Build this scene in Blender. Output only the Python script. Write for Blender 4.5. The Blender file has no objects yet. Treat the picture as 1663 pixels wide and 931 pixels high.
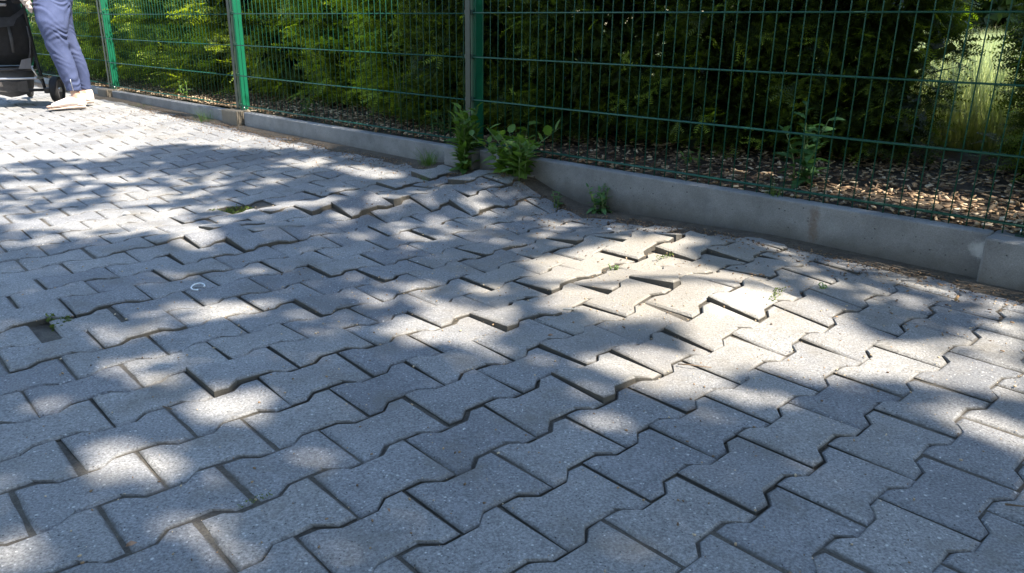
import bpy, bmesh, math, random
import numpy as np
from mathutils import Vector, Matrix

random.seed(7); RNG = np.random.default_rng(11)
SC = bpy.context.scene
COL = SC.collection

# ---------------------------------------------------------------- camera
cam_d = bpy.data.cameras.new('camera'); cam = bpy.data.objects.new('camera', cam_d); COL.objects.link(cam)
cam_d.sensor_width = 36.0; cam_d.lens = 1254.24/1663*36; cam_d.clip_start = .05; cam_d.clip_end = 800
CAM_H = .7655
cam.matrix_world = (Matrix.Translation((0, 0, CAM_H)) @ Matrix.Rotation(math.radians(90-18.70), 4, 'X')
                    @ Matrix.Rotation(math.radians(.713), 4, 'Z'))
SC.camera = cam

# ---------------------------------------------------------------- light
# fence frame: s runs along the fence (to the left-far), q is the distance from the camera line towards the fence
N = np.array([.68849, .72524]); U = np.array([-.72524, .68849])
SUN_EL = math.radians(56); BETA = math.radians(12)
SH = -math.cos(BETA)*U + math.sin(BETA)*N          # horizontal direction towards the sun
SUN_AZ = math.atan2(SH[0], SH[1])
w = bpy.data.worlds.new('World'); SC.world = w; w.use_nodes = True
nt = w.node_tree; nt.nodes.clear()
sky = nt.nodes.new('ShaderNodeTexSky'); sky.sky_type = 'NISHITA'; sky.sun_disc = False
sky.sun_elevation = SUN_EL; sky.sun_rotation = SUN_AZ; sky.air_density = 1.3; sky.dust_density = .6; sky.ozone_density = 2.2
bg = nt.nodes.new('ShaderNodeBackground'); bg.inputs[1].default_value = .15
wo = nt.nodes.new('ShaderNodeOutputWorld')
nt.links.new(sky.outputs[0], bg.inputs[0]); nt.links.new(bg.outputs[0], wo.inputs[0])
sd = bpy.data.lights.new('sun', 'SUN'); sd.energy = 5.0; sd.angle = math.radians(.55); sd.color = (1, .925, .81)
sun = bpy.data.objects.new('sun', sd); COL.objects.link(sun)
S3 = Vector((SH[0]*math.cos(SUN_EL), SH[1]*math.cos(SUN_EL), math.sin(SUN_EL)))
sun.rotation_euler = S3.to_track_quat('Z', 'Y').to_euler(); sun.location = S3*30
SC.view_settings.view_transform = 'Standard'; SC.view_settings.look = 'None'
SC.view_settings.gamma = 1; SC.view_settings.exposure = 1.56
SC.render.engine = 'CYCLES'
SC.cycles.max_bounces = 8; SC.cycles.transparent_max_bounces = 8

# ---------------------------------------------------------------- helpers
def P(s, q, z=0.0): return (U[0]*s+N[0]*q, U[1]*s+N[1]*q, z)
def sq(x, y): return U[0]*x+U[1]*y, N[0]*x+N[1]*y
def smooth(t, a, b):
    t = np.clip((t-a)/(b-a), 0, 1); return t*t*(3-2*t)

def mat(name): 
    m = bpy.data.materials.new(name); m.use_nodes = True; t = m.node_tree
    return m, t, t.nodes['Principled BSDF']
def nd(t, typ, **k):
    n = t.nodes.new(typ)
    for a, b in k.items():
        if a == 'inp':
            for i, v in b.items(): n.inputs[i].default_value = v
        else: setattr(n, a, b)
    return n
def ramp(t, src, stops):
    r = t.nodes.new('ShaderNodeValToRGB'); e = r.color_ramp.elements
    while len(e) < len(stops): e.new(.5)
    for i, (p, c) in enumerate(stops):
        e[i].position = p; e[i].color = (*c, 1) if len(c) == 3 else c
    t.links.new(src, r.inputs[0]); return r.outputs[0]
def g3(v): return (v, v, v)
def mixc(t, fac, a, b, mode='MIX'):
    m = t.nodes.new('ShaderNodeMix'); m.data_type = 'RGBA'; m.blend_type = mode
    for sock, v in ((m.inputs[0], fac), (m.inputs[6], a), (m.inputs[7], b)):
        if hasattr(v, 'links'): t.links.new(v, sock)
        elif isinstance(v, (int, float)): sock.default_value = v
        else: sock.default_value = (*v, 1)
    return m.outputs[2]
def noise(t, scale, detail=3, rough=.6, vec=None):
    n = nd(t, 'ShaderNodeTexNoise', inp={'Scale': scale, 'Detail': detail, 'Roughness': rough})
    if vec is not None: t.links.new(vec, n.inputs['Vector'])
    return n.outputs['Fac']
def vor(t, scale, vec=None, feat='F1'):
    n = nd(t, 'ShaderNodeTexVoronoi', feature=feat, inp={'Scale': scale, 'Randomness': 1})
    if vec is not None: t.links.new(vec, n.inputs['Vector'])
    return n
def math_(t, op, a, b=0.0):
    m = t.nodes.new('ShaderNodeMath'); m.operation = op
    for s, v in ((m.inputs[0], a), (m.inputs[1], b)):
        if hasattr(v, 'links'): t.links.new(v, s)
        else: s.default_value = v
    return m.outputs[0]
def bump(t, bsdf, h, strength, dist):
    b = nd(t, 'ShaderNodeBump', inp={'Strength': strength, 'Distance': dist})
    t.links.new(h, b.inputs['Height']); t.links.new(b.outputs[0], bsdf.inputs['Normal']); return b
def wpos(t): return t.nodes.new('ShaderNodeNewGeometry').outputs['Position']

def simple(name, col, rough=.6, metal=0, var=.25, scale=30, bumpd=0.0):
    m, t, b = mat(name)
    p = t.nodes.new('ShaderNodeTexCoord').outputs['Object']
    n = noise(t, scale, 4, .6, p)
    c = ramp(t, n, [(.25, tuple(v*(1-var) for v in col)), (.75, tuple(min(1, v*(1+var)) for v in col))])
    t.links.new(c, b.inputs['Base Color']); b.inputs['Roughness'].default_value = rough; b.inputs['Metallic'].default_value = metal
    if bumpd: bump(t, b, n, .6, bumpd)
    return m

def obj(name, me, m=None, parent=None, kind=None):
    if isinstance(me, bmesh.types.BMesh):
        b = me; me = bpy.data.meshes.new(name); b.normal_update(); b.to_mesh(me); b.free()
    if m is not None and not me.materials: me.materials.append(m)
    o = bpy.data.objects.new(name, me); COL.objects.link(o)
    if parent is not None: o.parent = parent
    if kind: o['kind'] = kind
    return o
def tag(o, label, cat, group=None):
    o['label'] = label; o['category'] = cat
    if group: o['group'] = group
    return o
def thing(name, label, cat, loc=(0, 0, 0), rz=0, group=None):
    o = bpy.data.objects.new(name, None); o.empty_display_size = .1; COL.objects.link(o)
    o.location = loc; o.rotation_euler = (0, 0, rz); return tag(o, label, cat, group)
def smooth_shade(o, on=True):
    o.data.polygons.foreach_set('use_smooth', [on]*len(o.data.polygons)); return o

def add_box(bm, c, size, rot=None, bev=0.0):
    r = bmesh.ops.create_cube(bm, size=1); vs = r['verts']
    M = Matrix.Translation(c) @ (rot.to_4x4() if rot is not None else Matrix.Identity(4)) @ Matrix.Diagonal((*size, 1))
    bmesh.ops.transform(bm, matrix=M, verts=vs)
    if bev:
        es = list({e for v in vs for e in v.link_edges}); bmesh.ops.bevel(bm, geom=es, offset=bev, segments=2, affect='EDGES', profile=.5)
def add_tube(bm, pts, r, n=8, closed=False, cap=True):
    pts = [Vector(p) for p in pts]; R = r if isinstance(r, (list, tuple)) else [r]*len(pts); rings = []
    up = None
    for i, p in enumerate(pts):
        a = pts[i-1] if (i or closed) else p; b = pts[(i+1) % len(pts)] if (i < len(pts)-1 or closed) else p
        d = (b-a).normalized()
        if up is None:
            up = Vector((0, 0, 1)) if abs(d.z) < .9 else Vector((1, 0, 0))
        x = up.cross(d)
        if x.length < 1e-4: x = Vector((1, 0, 0)).cross(d)
        x.normalize(); y = d.cross(x); up = y
        rings.append([bm.verts.new(p+R[i]*(math.cos(6.28318*k/n)*x+math.sin(6.28318*k/n)*y)) for k in range(n)])
    m = len(rings)
    for i in range(m if closed else m-1):
        A, B = rings[i], rings[(i+1) % m]
        for k in range(n):
            f = bm.faces.new((A[k], A[(k+1) % n], B[(k+1) % n], B[k])); f.smooth = True
    if cap and not closed:
        bm.faces.new(rings[0][::-1]); bm.faces.new(rings[-1])
def tube(name, pts, r, m, parent=None, n=8, closed=False):
    bm = bmesh.new(); add_tube(bm, pts, r, n, closed); bmesh.ops.recalc_face_normals(bm, faces=bm.faces)
    return obj(name, bm, m, parent)
def box(name, c, size, m, parent=None, rot=None, bev=0.0):
    bm = bmesh.new(); add_box(bm, c, size, rot, bev); return obj(name, bm, m, parent)

def raw_mesh(name, V, F, tint=None, smoothf=False):
    """V (n,3), F (m,k) constant k"""
    me = bpy.data.meshes.new(name); V = np.ascontiguousarray(V, dtype=np.float32); F = np.ascontiguousarray(F, dtype=np.int32)
    me.vertices.add(len(V)); me.vertices.foreach_set('co', V.ravel())
    k = F.shape[1]; me.loops.add(F.size); me.loops.foreach_set('vertex_index', F.ravel())
    me.polygons.add(len(F)); me.polygons.foreach_set('loop_start', np.arange(0, F.size, k, dtype=np.int32))
    me.polygons.foreach_set('loop_total', np.full(len(F), k, dtype=np.int32))
    if smoothf: me.polygons.foreach_set('use_smooth', np.ones(len(F), dtype=bool))
    if tint is not None:
        a = me.attributes.new('tint', 'FLOAT', 'POINT'); a.data.foreach_set('value', np.ascontiguousarray(tint, dtype=np.float32))
    me.update(calc_edges=True); return me
def scatter(name, TV, TF, T, X, Y, Z, sc, tint, TT=None):
    """copies of a template (x along X, y along Y, z along Z) at T with scale sc, joined into one mesh"""
    n = len(T); V = (TV[None, :, 0, None]*X[:, None, :] + TV[None, :, 1, None]*Y[:, None, :] + TV[None, :, 2, None]*Z[:, None, :])
    V = V*np.asarray(sc)[:, None, None] + T[:, None, :]
    k = len(TV); F = TF[None]+(np.arange(n)*k)[:, None, None]
    tn = np.repeat(tint, k)
    if TT is not None: tn = np.clip(tn+np.tile(TT, n), 0, 1)
    return raw_mesh(name, V.reshape(-1, 3), F.reshape(-1, TF.shape[1]), tn)
def unit(a): return a/np.maximum(np.linalg.norm(a, axis=-1, keepdims=True), 1e-9)
def frames(D, rng=RNG, upbias=None):
    """orthonormal frames with x = D; z near up (flat sprays) unless random"""
    D = unit(D); up = rng.normal(size=D.shape)*.45+np.array([0, 0, 1.0]) if upbias is None else rng.normal(size=D.shape)*upbias+np.array([0, 0, 1.0])
    Y = unit(np.cross(up, D)); Z = np.cross(D, Y); return D, Y, Z

# ---------------------------------------------------------------- ground shape
KS = [-3, .6, 1.2, 2.0, 2.6, 3.1, 5.16, 7.35, 14]; KV = [.03, .036, .045, .012, .05, .069, .081, .115, .14]
def g_base(x, y):
    s, q = U[0]*x+U[1]*y, N[0]*x+N[1]*y
    b = .08*smooth(s, 3, 7.5); zk = np.interp(s, KS, KV)
    return b+(zk-b)*smooth(q, 1.3, 2.6)
# roots under the paving: (x, y, height, radius along, radius across, direction)
HEAVE = [(.03, 3.62, .078, .38, .24, .8), (.55, 2.62, .038, .34, .15, -.35), (.60, 2.10, .044, .32, .19, -.5), (.10, 1.93, .012, .28, .14, .1),
         (-.62, 3.22, .042, .45, .13, .25), (-1.0, 2.80, .032, .3, .13, .2), (.16, 2.06, -.008, .10, .08, 0), (-1.25, 2.1, .012, .3, .2, 0),
         (.86, 2.28, .020, .16, .10, -.4), (-.5, 1.72, .010, .3, .2, .3), (.12, 1.62, .012, .25, .15, .4), (-.25, 3.95, .03, .2, .14, .6)]
def terrain(x, y):
    z = g_base(x, y)
    for hx, hy, a, ra, rb, an in HEAVE:
        c, s_ = math.cos(an), math.sin(an); dx, dy = x-hx, y-hy
        z = z+a*np.exp(-((dx*c+dy*s_)/ra)**2-((dy*c-dx*s_)/rb)**2)
    return z + .0035*np.sin(2.1*x+1.3*y)*np.cos(1.7*y-.8*x+1)
def on_ground(x, y): return (x, y, float(terrain(x, y)))
# ---------------------------------------------------------------- where sun reaches the ground between the leaves
SUNFLECKS = [(-1.9, 3.1, .75, .1, -.2, .42, .5), (-.35, 3.1, .55, .1, -.03, .4, .30), (-1.75, 3.75, .5, 0, -.1, .3, .5), (-.15, 2.0, .42, 0, -.05, .3, .28), (.35, 2.9, .35, 0, .02, .2, .3), (1.15, 2.3, .4, -.15, .05, .24, .5), (-2.541, 3.939, 0.122, 0.018, -0.062, 0.103, 0.8),
  (-2.316, 3.973, 0.105, 0.013, -0.058, 0.106, 0.8),
  (-2.005, 3.837, 0.122, 0.003, -0.054, 0.111, 0.9),
  (-2.287, 3.631, 0.159, 0.02, -0.061, 0.104, 0.9),
  (-1.703, 3.494, 0.155, 0.003, -0.083, 0.183, 0.9),
  (-1.645, 3.048, 0.299, 0.094, -0.092, 0.179, 1.0),
  (-1.349, 2.916, 0.188, 0.009, -0.056, 0.132, 1.0),
  (-1.018, 3.219, 0.192, 0.022, -0.031, 0.1, 1.0),
  (-1.149, 2.694, 0.088, 0.004, -0.035, 0.09, 0.9),
  (-1.805, 2.721, 0.087, 0.005, -0.06, 0.098, 0.7),
  (-0.847, 2.007, 0.165, 0.062, -0.034, 0.081, 0.85),
  (-0.963, 1.871, 0.08, 0.019, -0.025, 0.051, 0.8),
  (-0.788, 2.384, 0.089, 0.004, -0.02, 0.065, 0.55),
  (-1.055, 2.321, 0.065, 0.003, -0.031, 0.075, 0.5),
  (-1.076, 1.85, 0.071, 0.002, -0.026, 0.05, 0.5),
  (-0.837, 1.62, 0.105, 0.022, -0.041, 0.086, 0.9),
  (-0.599, 1.468, 0.11, 0.003, -0.033, 0.092, 1.0),
  (-0.704, 1.238, 0.112, 0.003, -0.042, 0.088, 0.95),
  (-0.832, 1.124, 0.098, 0.03, -0.037, 0.053, 0.6),
  (-0.759, 0.979, 0.056, 0.001, -0.034, 0.055, 0.8),
  (-0.342, 1.286, 0.082, 0.05, -0.024, 0.065, 0.45),
  (-0.234, 1.384, 0.07, 0.029, -0.009, 0.04, 0.35),
  (-0.112, 1.326, 0.06, 0.001, -0.003, 0.035, 0.3),
  (-0.412, 1.115, 0.052, 0.001, -0.008, 0.026, 0.3),
  (-0.515, 1.037, 0.088, 0.049, -0.019, 0.033, 0.45),
  (-0.924, 3.25, 0.162, -0.013, -0.026, 0.099, 0.9),
  (-1.174, 4.151, 0.204, -0.022, -0.037, 0.141, 0.8),
  (-0.757, 3.872, 0.201, -0.118, -0.019, 0.126, 0.9),
  (-0.805, 3.5, 0.058, -0.005, -0.016, 0.075, 0.5),
  (-0.379, 3.261, 0.23, 0.14, -0.017, 0.111, 0.5),
  (-0.297, 2.897, 0.166, 0.011, -0.013, 0.139, 0.55),
  (0.097, 3.115, 0.077, 0.013, 0.002, 0.081, 0.45),
  (-0.464, 2.852, 0.117, 0.003, -0.012, 0.081, 0.6),
  (0.008, 2.706, 0.107, -0.007, -0.0, 0.075, 0.6),
  (-0.136, 3.158, 0.064, 0.007, -0.003, 0.063, 0.4),
  (-0.25, 2.089, 0.089, 0.002, -0.008, 0.072, 0.6),
  (-0.188, 1.91, 0.139, 0.004, -0.011, 0.123, 0.95),
  (-0.048, 1.949, 0.083, 0.001, -0.002, 0.081, 0.8),
  (-0.091, 1.691, 0.047, 0.001, -0.002, 0.036, 0.4),
  (-0.295, 1.793, 0.07, 0.002, -0.009, 0.063, 0.5),
  (-0.037, 2.179, 0.11, -0.003, -0.001, 0.075, 0.5),
  (-0.468, 2.307, 0.097, 0.003, -0.011, 0.061, 0.25),
  (0.979, 2.451, 0.101, -0.027, 0.036, 0.093, 0.5),
  (1.173, 2.351, 0.133, -0.064, 0.037, 0.075, 0.5),
  (1.263, 2.199, 0.113, -0.059, 0.034, 0.061, 0.5),
  (1.325, 1.962, 0.084, -0.024, 0.066, 0.106, 0.8),
  (1.182, 1.783, 0.105, -0.003, 0.045, 0.08, 0.8),
  (0.941, 1.429, 0.069, -0.04, 0.045, 0.069, 0.95),
  (0.986, 1.342, 0.051, -0.038, 0.052, 0.07, 1.0),
  (0.522, 1.532, 0.072, -0.031, 0.019, 0.051, 0.8),
  (0.193, 1.41, 0.076, 0.002, 0.006, 0.052, 0.75),
  (0.697, 1.46, 0.036, -0.0, 0.021, 0.053, 0.4),
  (0.322, 1.373, 0.027, 0.001, 0.007, 0.035, 0.3),
  (0.445, 1.371, 0.049, -0.018, 0.01, 0.029, 0.3),
  (0.233, 1.006, 0.07, 0.02, 0.002, 0.029, 0.3),
  (0.492, 1.262, 0.046, 0.001, 0.018, 0.056, 0.25),
  (0.197, 1.533, 0.068, 0.002, 0.004, 0.036, 0.6)]
SUNPOOL = [(0.04, 2.55), (0.33, 2.65), (0.6, 2.63), (0.52, 2.46), (0.62, 2.24), (0.73, 2.18), (0.83, 2.04), (0.87, 1.84), (0.99, 1.79), (1.08, 1.68), (1.19, 1.65), (1.11, 1.51), (1.03, 1.57), (0.9, 1.63), (0.7, 1.64), (0.58, 1.69), (0.52, 1.66), (0.41, 1.54), (0.29, 1.58), (0.22, 1.64), (0.18, 1.7), (0.31, 1.77), (0.43, 1.78), (0.47, 1.88), (0.42, 1.98), (0.27, 1.99), (0.19, 2.06), (0.14, 2.22)]
MULCHFLECKS = [(.95, 3.02, .42, .2, .95), (.55, 3.1, .25, .2, .9), (1.55, 2.95, .2, .08, .6), (4.4, 3.0, .6, .3, .9), (3.75, 3.0, .22, .15, .7), (2.05, 2.95, .15, .06, .5), (.3, 3.2, .15, .1, .6),
               (3.3, 3.25, .12, .2, .5), (2.9, 3.35, .12, .15, .4), (1.2, 3.5, .1, .2, .3)]
def in_pool(x, y):
    inside = np.zeros(x.shape, bool); n = len(SUNPOOL)
    for i in range(n):
        x1, y1 = SUNPOOL[i]; x2, y2 = SUNPOOL[(i+1) % n]
        c = (y1 > y) != (y2 > y); yy = np.where(abs(y2-y1) < 1e-9, 1e-9, y2-y1)
        inside ^= c & (x < (x2-x1)*(y-y1)/yy+x1)
    return inside
def sunlit(x, y):
    """share of direct sun that the crown lets through to ground point (x, y); arrays"""
    L = np.zeros_like(x)
    for cx, cy, ax, ay, bx, by, st in SUNFLECKS:
        det = ax*by-ay*bx; dx, dy = x-cx, y-cy
        a = (dx*by-dy*bx)/det; b = (dy*ax-dx*ay)/det; r = np.sqrt(a*a+b*b)
        L = np.maximum(L, (st if cy < 1.75 else min(1, st*1.12))*(1-smooth(r, .82, 1.15 if cy < 1.75 else 1.36)))
    s, q = U[0]*x+U[1]*y, N[0]*x+N[1]*y
    for cs, cq, rs, rq, st in MULCHFLECKS:
        L = np.maximum(L, st*(1-smooth(np.hypot((s-cs)/rs, (q-cq)/rq), .7, 1.2)))
    inside = in_pool(x, y)
    for dx, dy in ((.045, 0), (-.045, 0), (0, .045), (0, -.02)): inside |= in_pool(x+dx, y+dy)
    L = np.where(inside, 1.0, L)
    far = np.interp(q, [1.1, 1.9, 2.1, 2.25, 2.4, 3.2, 3.8, 4.4], [4.72, 4.74, 4.5, 4.12, 3.75, 3.9, 3.7, 3.4])
    wob = .10*np.sin(5*q+2*s)+.07*np.sin(11*q)
    L = np.maximum(L, smooth(s, far+wob-.12, far+wob+.15))
    L = np.maximum(L, smooth(q, 4.15, 4.4))
    return L
# ---------------------------------------------------------------- materials
def stone_mat():
    m, t, b = mat('grey_concrete_paver'); p = wpos(t)
    oi = t.nodes.new('ShaderNodeObjectInfo').outputs['Random']
    big = noise(t, 2.2, 3, .6, p); mid = noise(t, 22, 4, .65, p); fine = noise(t, 210, 4, .75, p)
    c = ramp(t, big, [(.3, (.200, .200, .200)), (.7, (.284, .280, .274))])
    c = mixc(t, .6, c, ramp(t, mid, [(.25, g3(.72)), (.75, g3(1.22))]), 'MULTIPLY')
    c = mixc(t, .85, c, ramp(t, fine, [(.30, g3(.35)), (.5, g3(1.0)), (.70, g3(1.75))]), 'MULTIPLY')
    at = nd(t, 'ShaderNodeAttribute', attribute_name='tint').outputs['Fac']
    c = mixc(t, 1, c, ramp(t, math_(t, 'FRACT', math_(t, 'ADD', oi, at)), [(0, (.80, .81, .84)), (.5, g3(1.0)), (1, (1.14, 1.11, 1.06))]), 'MULTIPLY')
    # pale and dark aggregate grains
    v = vor(t, 118, p); gr = ramp(t, v.outputs['Distance'], [(.11, g3(1)), (.24, g3(0))])
    sel = ramp(t, t_sep(t, v.outputs['Color'], 0), [(.76, g3(0)), (1.0, g3(1))])
    c = mixc(t, math_(t, 'MULTIPLY', gr, sel), c, (.70, .69, .66))
    v3 = vor(t, 46, p); c = mixc(t, math_(t, 'MULTIPLY', ramp(t, v3.outputs['Distance'], [(.07, g3(1)), (.16, g3(0))]), ramp(t, t_sep(t, v3.outputs['Color'], 2), [(.86, g3(0)), (.90, g3(.9))])), c, (.60, .58, .54))
    v2 = vor(t, 120, p); gr2 = ramp(t, v2.outputs['Distance'], [(.14, g3(1)), (.24, g3(0))])
    sel2 = ramp(t, t_sep(t, v2.outputs['Color'], 1), [(.80, g3(0)), (.84, g3(1))])
    c = mixc(t, math_(t, 'MULTIPLY', gr2, sel2), c, (.06, .06, .06))
    # dirt stains
    st = ramp(t, noise(t, 5.5, 5, .7, p), [(.52, g3(0)), (.70, g3(.65))])
    c = mixc(t, st, c, (.14, .125, .10))
    dm = nd(t, 'ShaderNodeVectorMath', operation='DISTANCE'); t.links.new(p, dm.inputs[0]); dm.inputs[1].default_value = (.45, 2.3, .03)
    dd = math_(t, 'ADD', dm.outputs['Value'], math_(t, 'MULTIPLY', math_(t, 'SUBTRACT', noise(t, 4, 5, .7, p), .5), 1.3))
    c = mixc(t, ramp(t, dd, [(.2, g3(.5)), (.85, g3(0))]), c, (.33, .285, .215))
    # one pale scraped patch
    mp = nd(t, 'ShaderNodeVectorMath', operation='DISTANCE'); t.links.new(p, mp.inputs[0]); mp.inputs[1].default_value = (.63, 2.0, .03)
    d = math_(t, 'ADD', mp.outputs['Value'], math_(t, 'MULTIPLY', math_(t, 'SUBTRACT', noise(t, 28, 5, .75, p), .5), .22))
    c = mixc(t, ramp(t, d, [(.0, g3(.6)), (.12, g3(0))]), c, (.55, .54, .51))
    # side faces dirtier
    gn = t.nodes.new('ShaderNodeNewGeometry'); sx = nd(t, 'ShaderNodeSeparateXYZ'); t.links.new(gn.outputs['True Normal'], sx.inputs[0])
    c = mixc(t, ramp(t, sx.outputs[2], [(.15, g3(1)), (.6, g3(0))]), c, (.11, .10, .085))
    ed = nd(t, 'ShaderNodeAttribute', attribute_name='edge').outputs['Fac']
    ef = math_(t, 'ADD', ed, math_(t, 'MULTIPLY', math_(t, 'SUBTRACT', noise(t, 38, 4, .7, p), .5), 1.4))
    ef = math_(t, 'ADD', ef, math_(t, 'MULTIPLY', math_(t, 'SUBTRACT', noise(t, 3.1, 3, .6, p), .5), 1.6))
    c = mixc(t, math_(t, 'MULTIPLY', ramp(t, ef, [(.45, g3(0)), (1.0, g3(.8))]), ramp(t, ed, [(0, g3(0)), (.12, g3(1))])), c, (.095, .085, .07))
    t.links.new(c, b.inputs['Base Color']); b.inputs['Roughness'].default_value = .82
    b.inputs['Specular IOR Level'].default_value = .35
    h = math_(t, 'ADD', fine, math_(t, 'MULTIPLY', noise(t, 75, 4, .7, p), .8)); bump(t, b, h, .7, .005)
    return m
def t_sep(t, src, i):
    s = nd(t, 'ShaderNodeSeparateColor'); t.links.new(src, s.inputs[0]); return s.outputs[i]
WHITE = (1.416, 2.262, .135); DRIP = (1.043, 2.615, .12)
def concrete_mat(name='kerb_concrete', base=(.26, .262, .26)):
    m, t, b = mat(name); p = wpos(t)
    c = ramp(t, noise(t, 6, 5, .65, p), [(.3, tuple(.70*v for v in base)), (.7, tuple(1.2*v for v in base))])
    c = mixc(t, .5, c, ramp(t, noise(t, 260, 3, .7, p), [(.3, g3(.55)), (.7, g3(1.4))]), 'MULTIPLY')
    v = vor(t, 62, p); hole = ramp(t, v.outputs['Distance'], [(.08, g3(1)), (.22, g3(0))])
    sel = ramp(t, t_sep(t, v.outputs['Color'], 0), [(.60, g3(0)), (.95, g3(1))]); hf = math_(t, 'MULTIPLY', hole, sel)
    c = mixc(t, hf, c, (.05, .05, .05))
    sx = nd(t, 'ShaderNodeSeparateXYZ'); t.links.new(p, sx.inputs[0])
    low = ramp(t, math_(t, 'ADD', sx.outputs[2], math_(t, 'MULTIPLY', noise(t, 9, 4, .6, p), .09)), [(.075, g3(.85)), (.165, g3(0))])
    c = mixc(t, low, c, (.09, .078, .062))
    def spot(co, r0, r1, col, amt, squash=1.0):
        nonlocal c
        mp = nd(t, 'ShaderNodeMapping', vector_type='POINT'); t.links.new(p, mp.inputs[0]); mp.inputs['Location'].default_value = (-co[0], -co[1], -co[2]*squash); mp.inputs['Scale'].default_value = (1, 1, squash)
        ln = nd(t, 'ShaderNodeVectorMath', operation='LENGTH'); t.links.new(mp.outputs[0], ln.inputs[0])
        d = math_(t, 'ADD', ln.outputs['Value'], math_(t, 'MULTIPLY', math_(t, 'SUBTRACT', noise(t, 45, 5, .75, p), .5), .05))
        c = mixc(t, ramp(t, d, [(r0, g3(amt)), (r1, g3(0))]), c, col)
    if name == 'kerb_concrete':
        spot(WHITE, .012, .034, (.62, .62, .60), .85); spot(DRIP, .008, .026, (.15, .09, .055), .6, .28)
    streak = ramp(t, noise(t, 3.3, 4, .7, p), [(.45, g3(0)), (.75, g3(.5))]); c = mixc(t, streak, c, (.13, .13, .13))
    t.links.new(c, b.inputs['Base Color']); b.inputs['Roughness'].default_value = .85
    h = math_(t, 'SUBTRACT', noise(t, 120, 4, .7, p), math_(t, 'MULTIPLY', hf, 1.5)); bump(t, b, h, .6, .004)
    return m
def leaf_mat(name, dark, light, trans=.35, rough=.45, use_tint=True):
    m, t, b = mat(name); out = t.nodes['Material Output']
    a = nd(t, 'ShaderNodeAttribute', attribute_name='tint').outputs['Fac'] if use_tint else t.nodes.new('ShaderNodeObjectInfo').outputs['Random']
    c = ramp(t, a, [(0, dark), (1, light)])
    c = mixc(t, .5, c, ramp(t, noise(t, 90, 2, .5, wpos(t)), [(.3, g3(.75)), (.7, g3(1.25))]), 'MULTIPLY')
    t.links.new(c, b.inputs['Base Color']); b.inputs['Roughness'].default_value = rough
    tr = nd(t, 'ShaderNodeBsdfTranslucent'); hs = nd(t, 'ShaderNodeHueSaturation', inp={'Hue': .485, 'Saturation': 1.15, 'Value': 1.5})
    t.links.new(c, hs.inputs['Color']); t.links.new(hs.outputs[0], tr.inputs[0])
    mx = nd(t, 'ShaderNodeMixShader', inp={0: trans}); t.links.new(b.outputs[0], mx.inputs[1]); t.links.new(tr.outputs[0], mx.inputs[2])
    t.links.new(mx.outputs[0], out.inputs['Surface']); return m
M = {}
M['stone'] = stone_mat(); M['kerb'] = concrete_mat(); M['block'] = concrete_mat('post_block_concrete', (.19, .16, .12))
M['yew'] = leaf_mat('yew_needles', (.008, .024, .007), (.46, .60, .09), .45, .5)
M['crown'] = leaf_mat('broad_leaves', (.03, .06, .015), (.07, .12, .03), .25)
M['weed'] = leaf_mat('weed_leaves', (.065, .14, .022), (.15, .26, .05), .35, .6, False)
M['weed_dark'] = leaf_mat('nettle_leaves', (.045, .12, .035), (.09, .20, .06), .3, .55, False)
M['grass'] = leaf_mat('grass_blades', (.27, .34, .13), (.60, .62, .36), .5)
M['moss'] = leaf_mat('moss', (.05, .08, .015), (.14, .19, .03), .2, .8)
M['stem'] = simple('green_stem', (.12, .18, .06)); M['bark'] = simple('bark', (.11, .08, .055), .9, 0, .4, 40, .01)
M['paint'] = simple('green_powder_coat', (.005, .125, .064), .4, 0, .10, 8)
M['wire'] = simple('green_wire_coat', (.005, .078, .046), .5, 0, .10, 8)
M['clamp'] = simple('dark_clamp', (.01, .05, .035), .5); M['steel'] = simple('steel', (.55, .55, .55), .35, 1)
def soil(name, a, b_, sc):
    m, t, b = mat(name); p = wpos(t)
    c = ramp(t, noise(t, sc, 6, .75, p), [(.3, a), (.72, b_)]); c = mixc(t, .7, c, ramp(t, noise(t, 240, 3, .7, p), [(.3, g3(.5)), (.7, g3(1.5))]), 'MULTIPLY')
    t.links.new(c, b.inputs['Base Color']); b.inputs['Roughness'].default_value = .95; bump(t, b, noise(t, 110, 5, .75, p), .9, .012); return m
M['sand'] = soil('joint_sand', (.055, .046, .036), (.16, .14, .11), 14)
M['dirt'] = soil('kerb_dirt', (.055, .042, .03), (.14, .115, .085), 20)
M['mulchbed'] = soil('mulch_soil', (.035, .025, .016), (.10, .075, .05), 25)
M['field'] = soil('field_soil', (.06, .09, .03), (.12, .15, .06), 8)
def chip_mat():
    m, t, b = mat('wood_chips'); a = nd(t, 'ShaderNodeAttribute', attribute_name='tint').outputs['Fac']
    c = ramp(t, a, [(0, (.08, .045, .025)), (.5, (.28, .18, .10)), (.8, (.48, .35, .21)), (1, (.66, .54, .38))])
    c = mixc(t, .6, c, ramp(t, noise(t, 160, 3, .6, wpos(t)), [(.3, g3(.6)), (.7, g3(1.3))]), 'MULTIPLY')
    t.links.new(c, b.inputs['Base Color']); b.inputs['Roughness'].default_value = .8; return m
M['chips'] = chip_mat()
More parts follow.
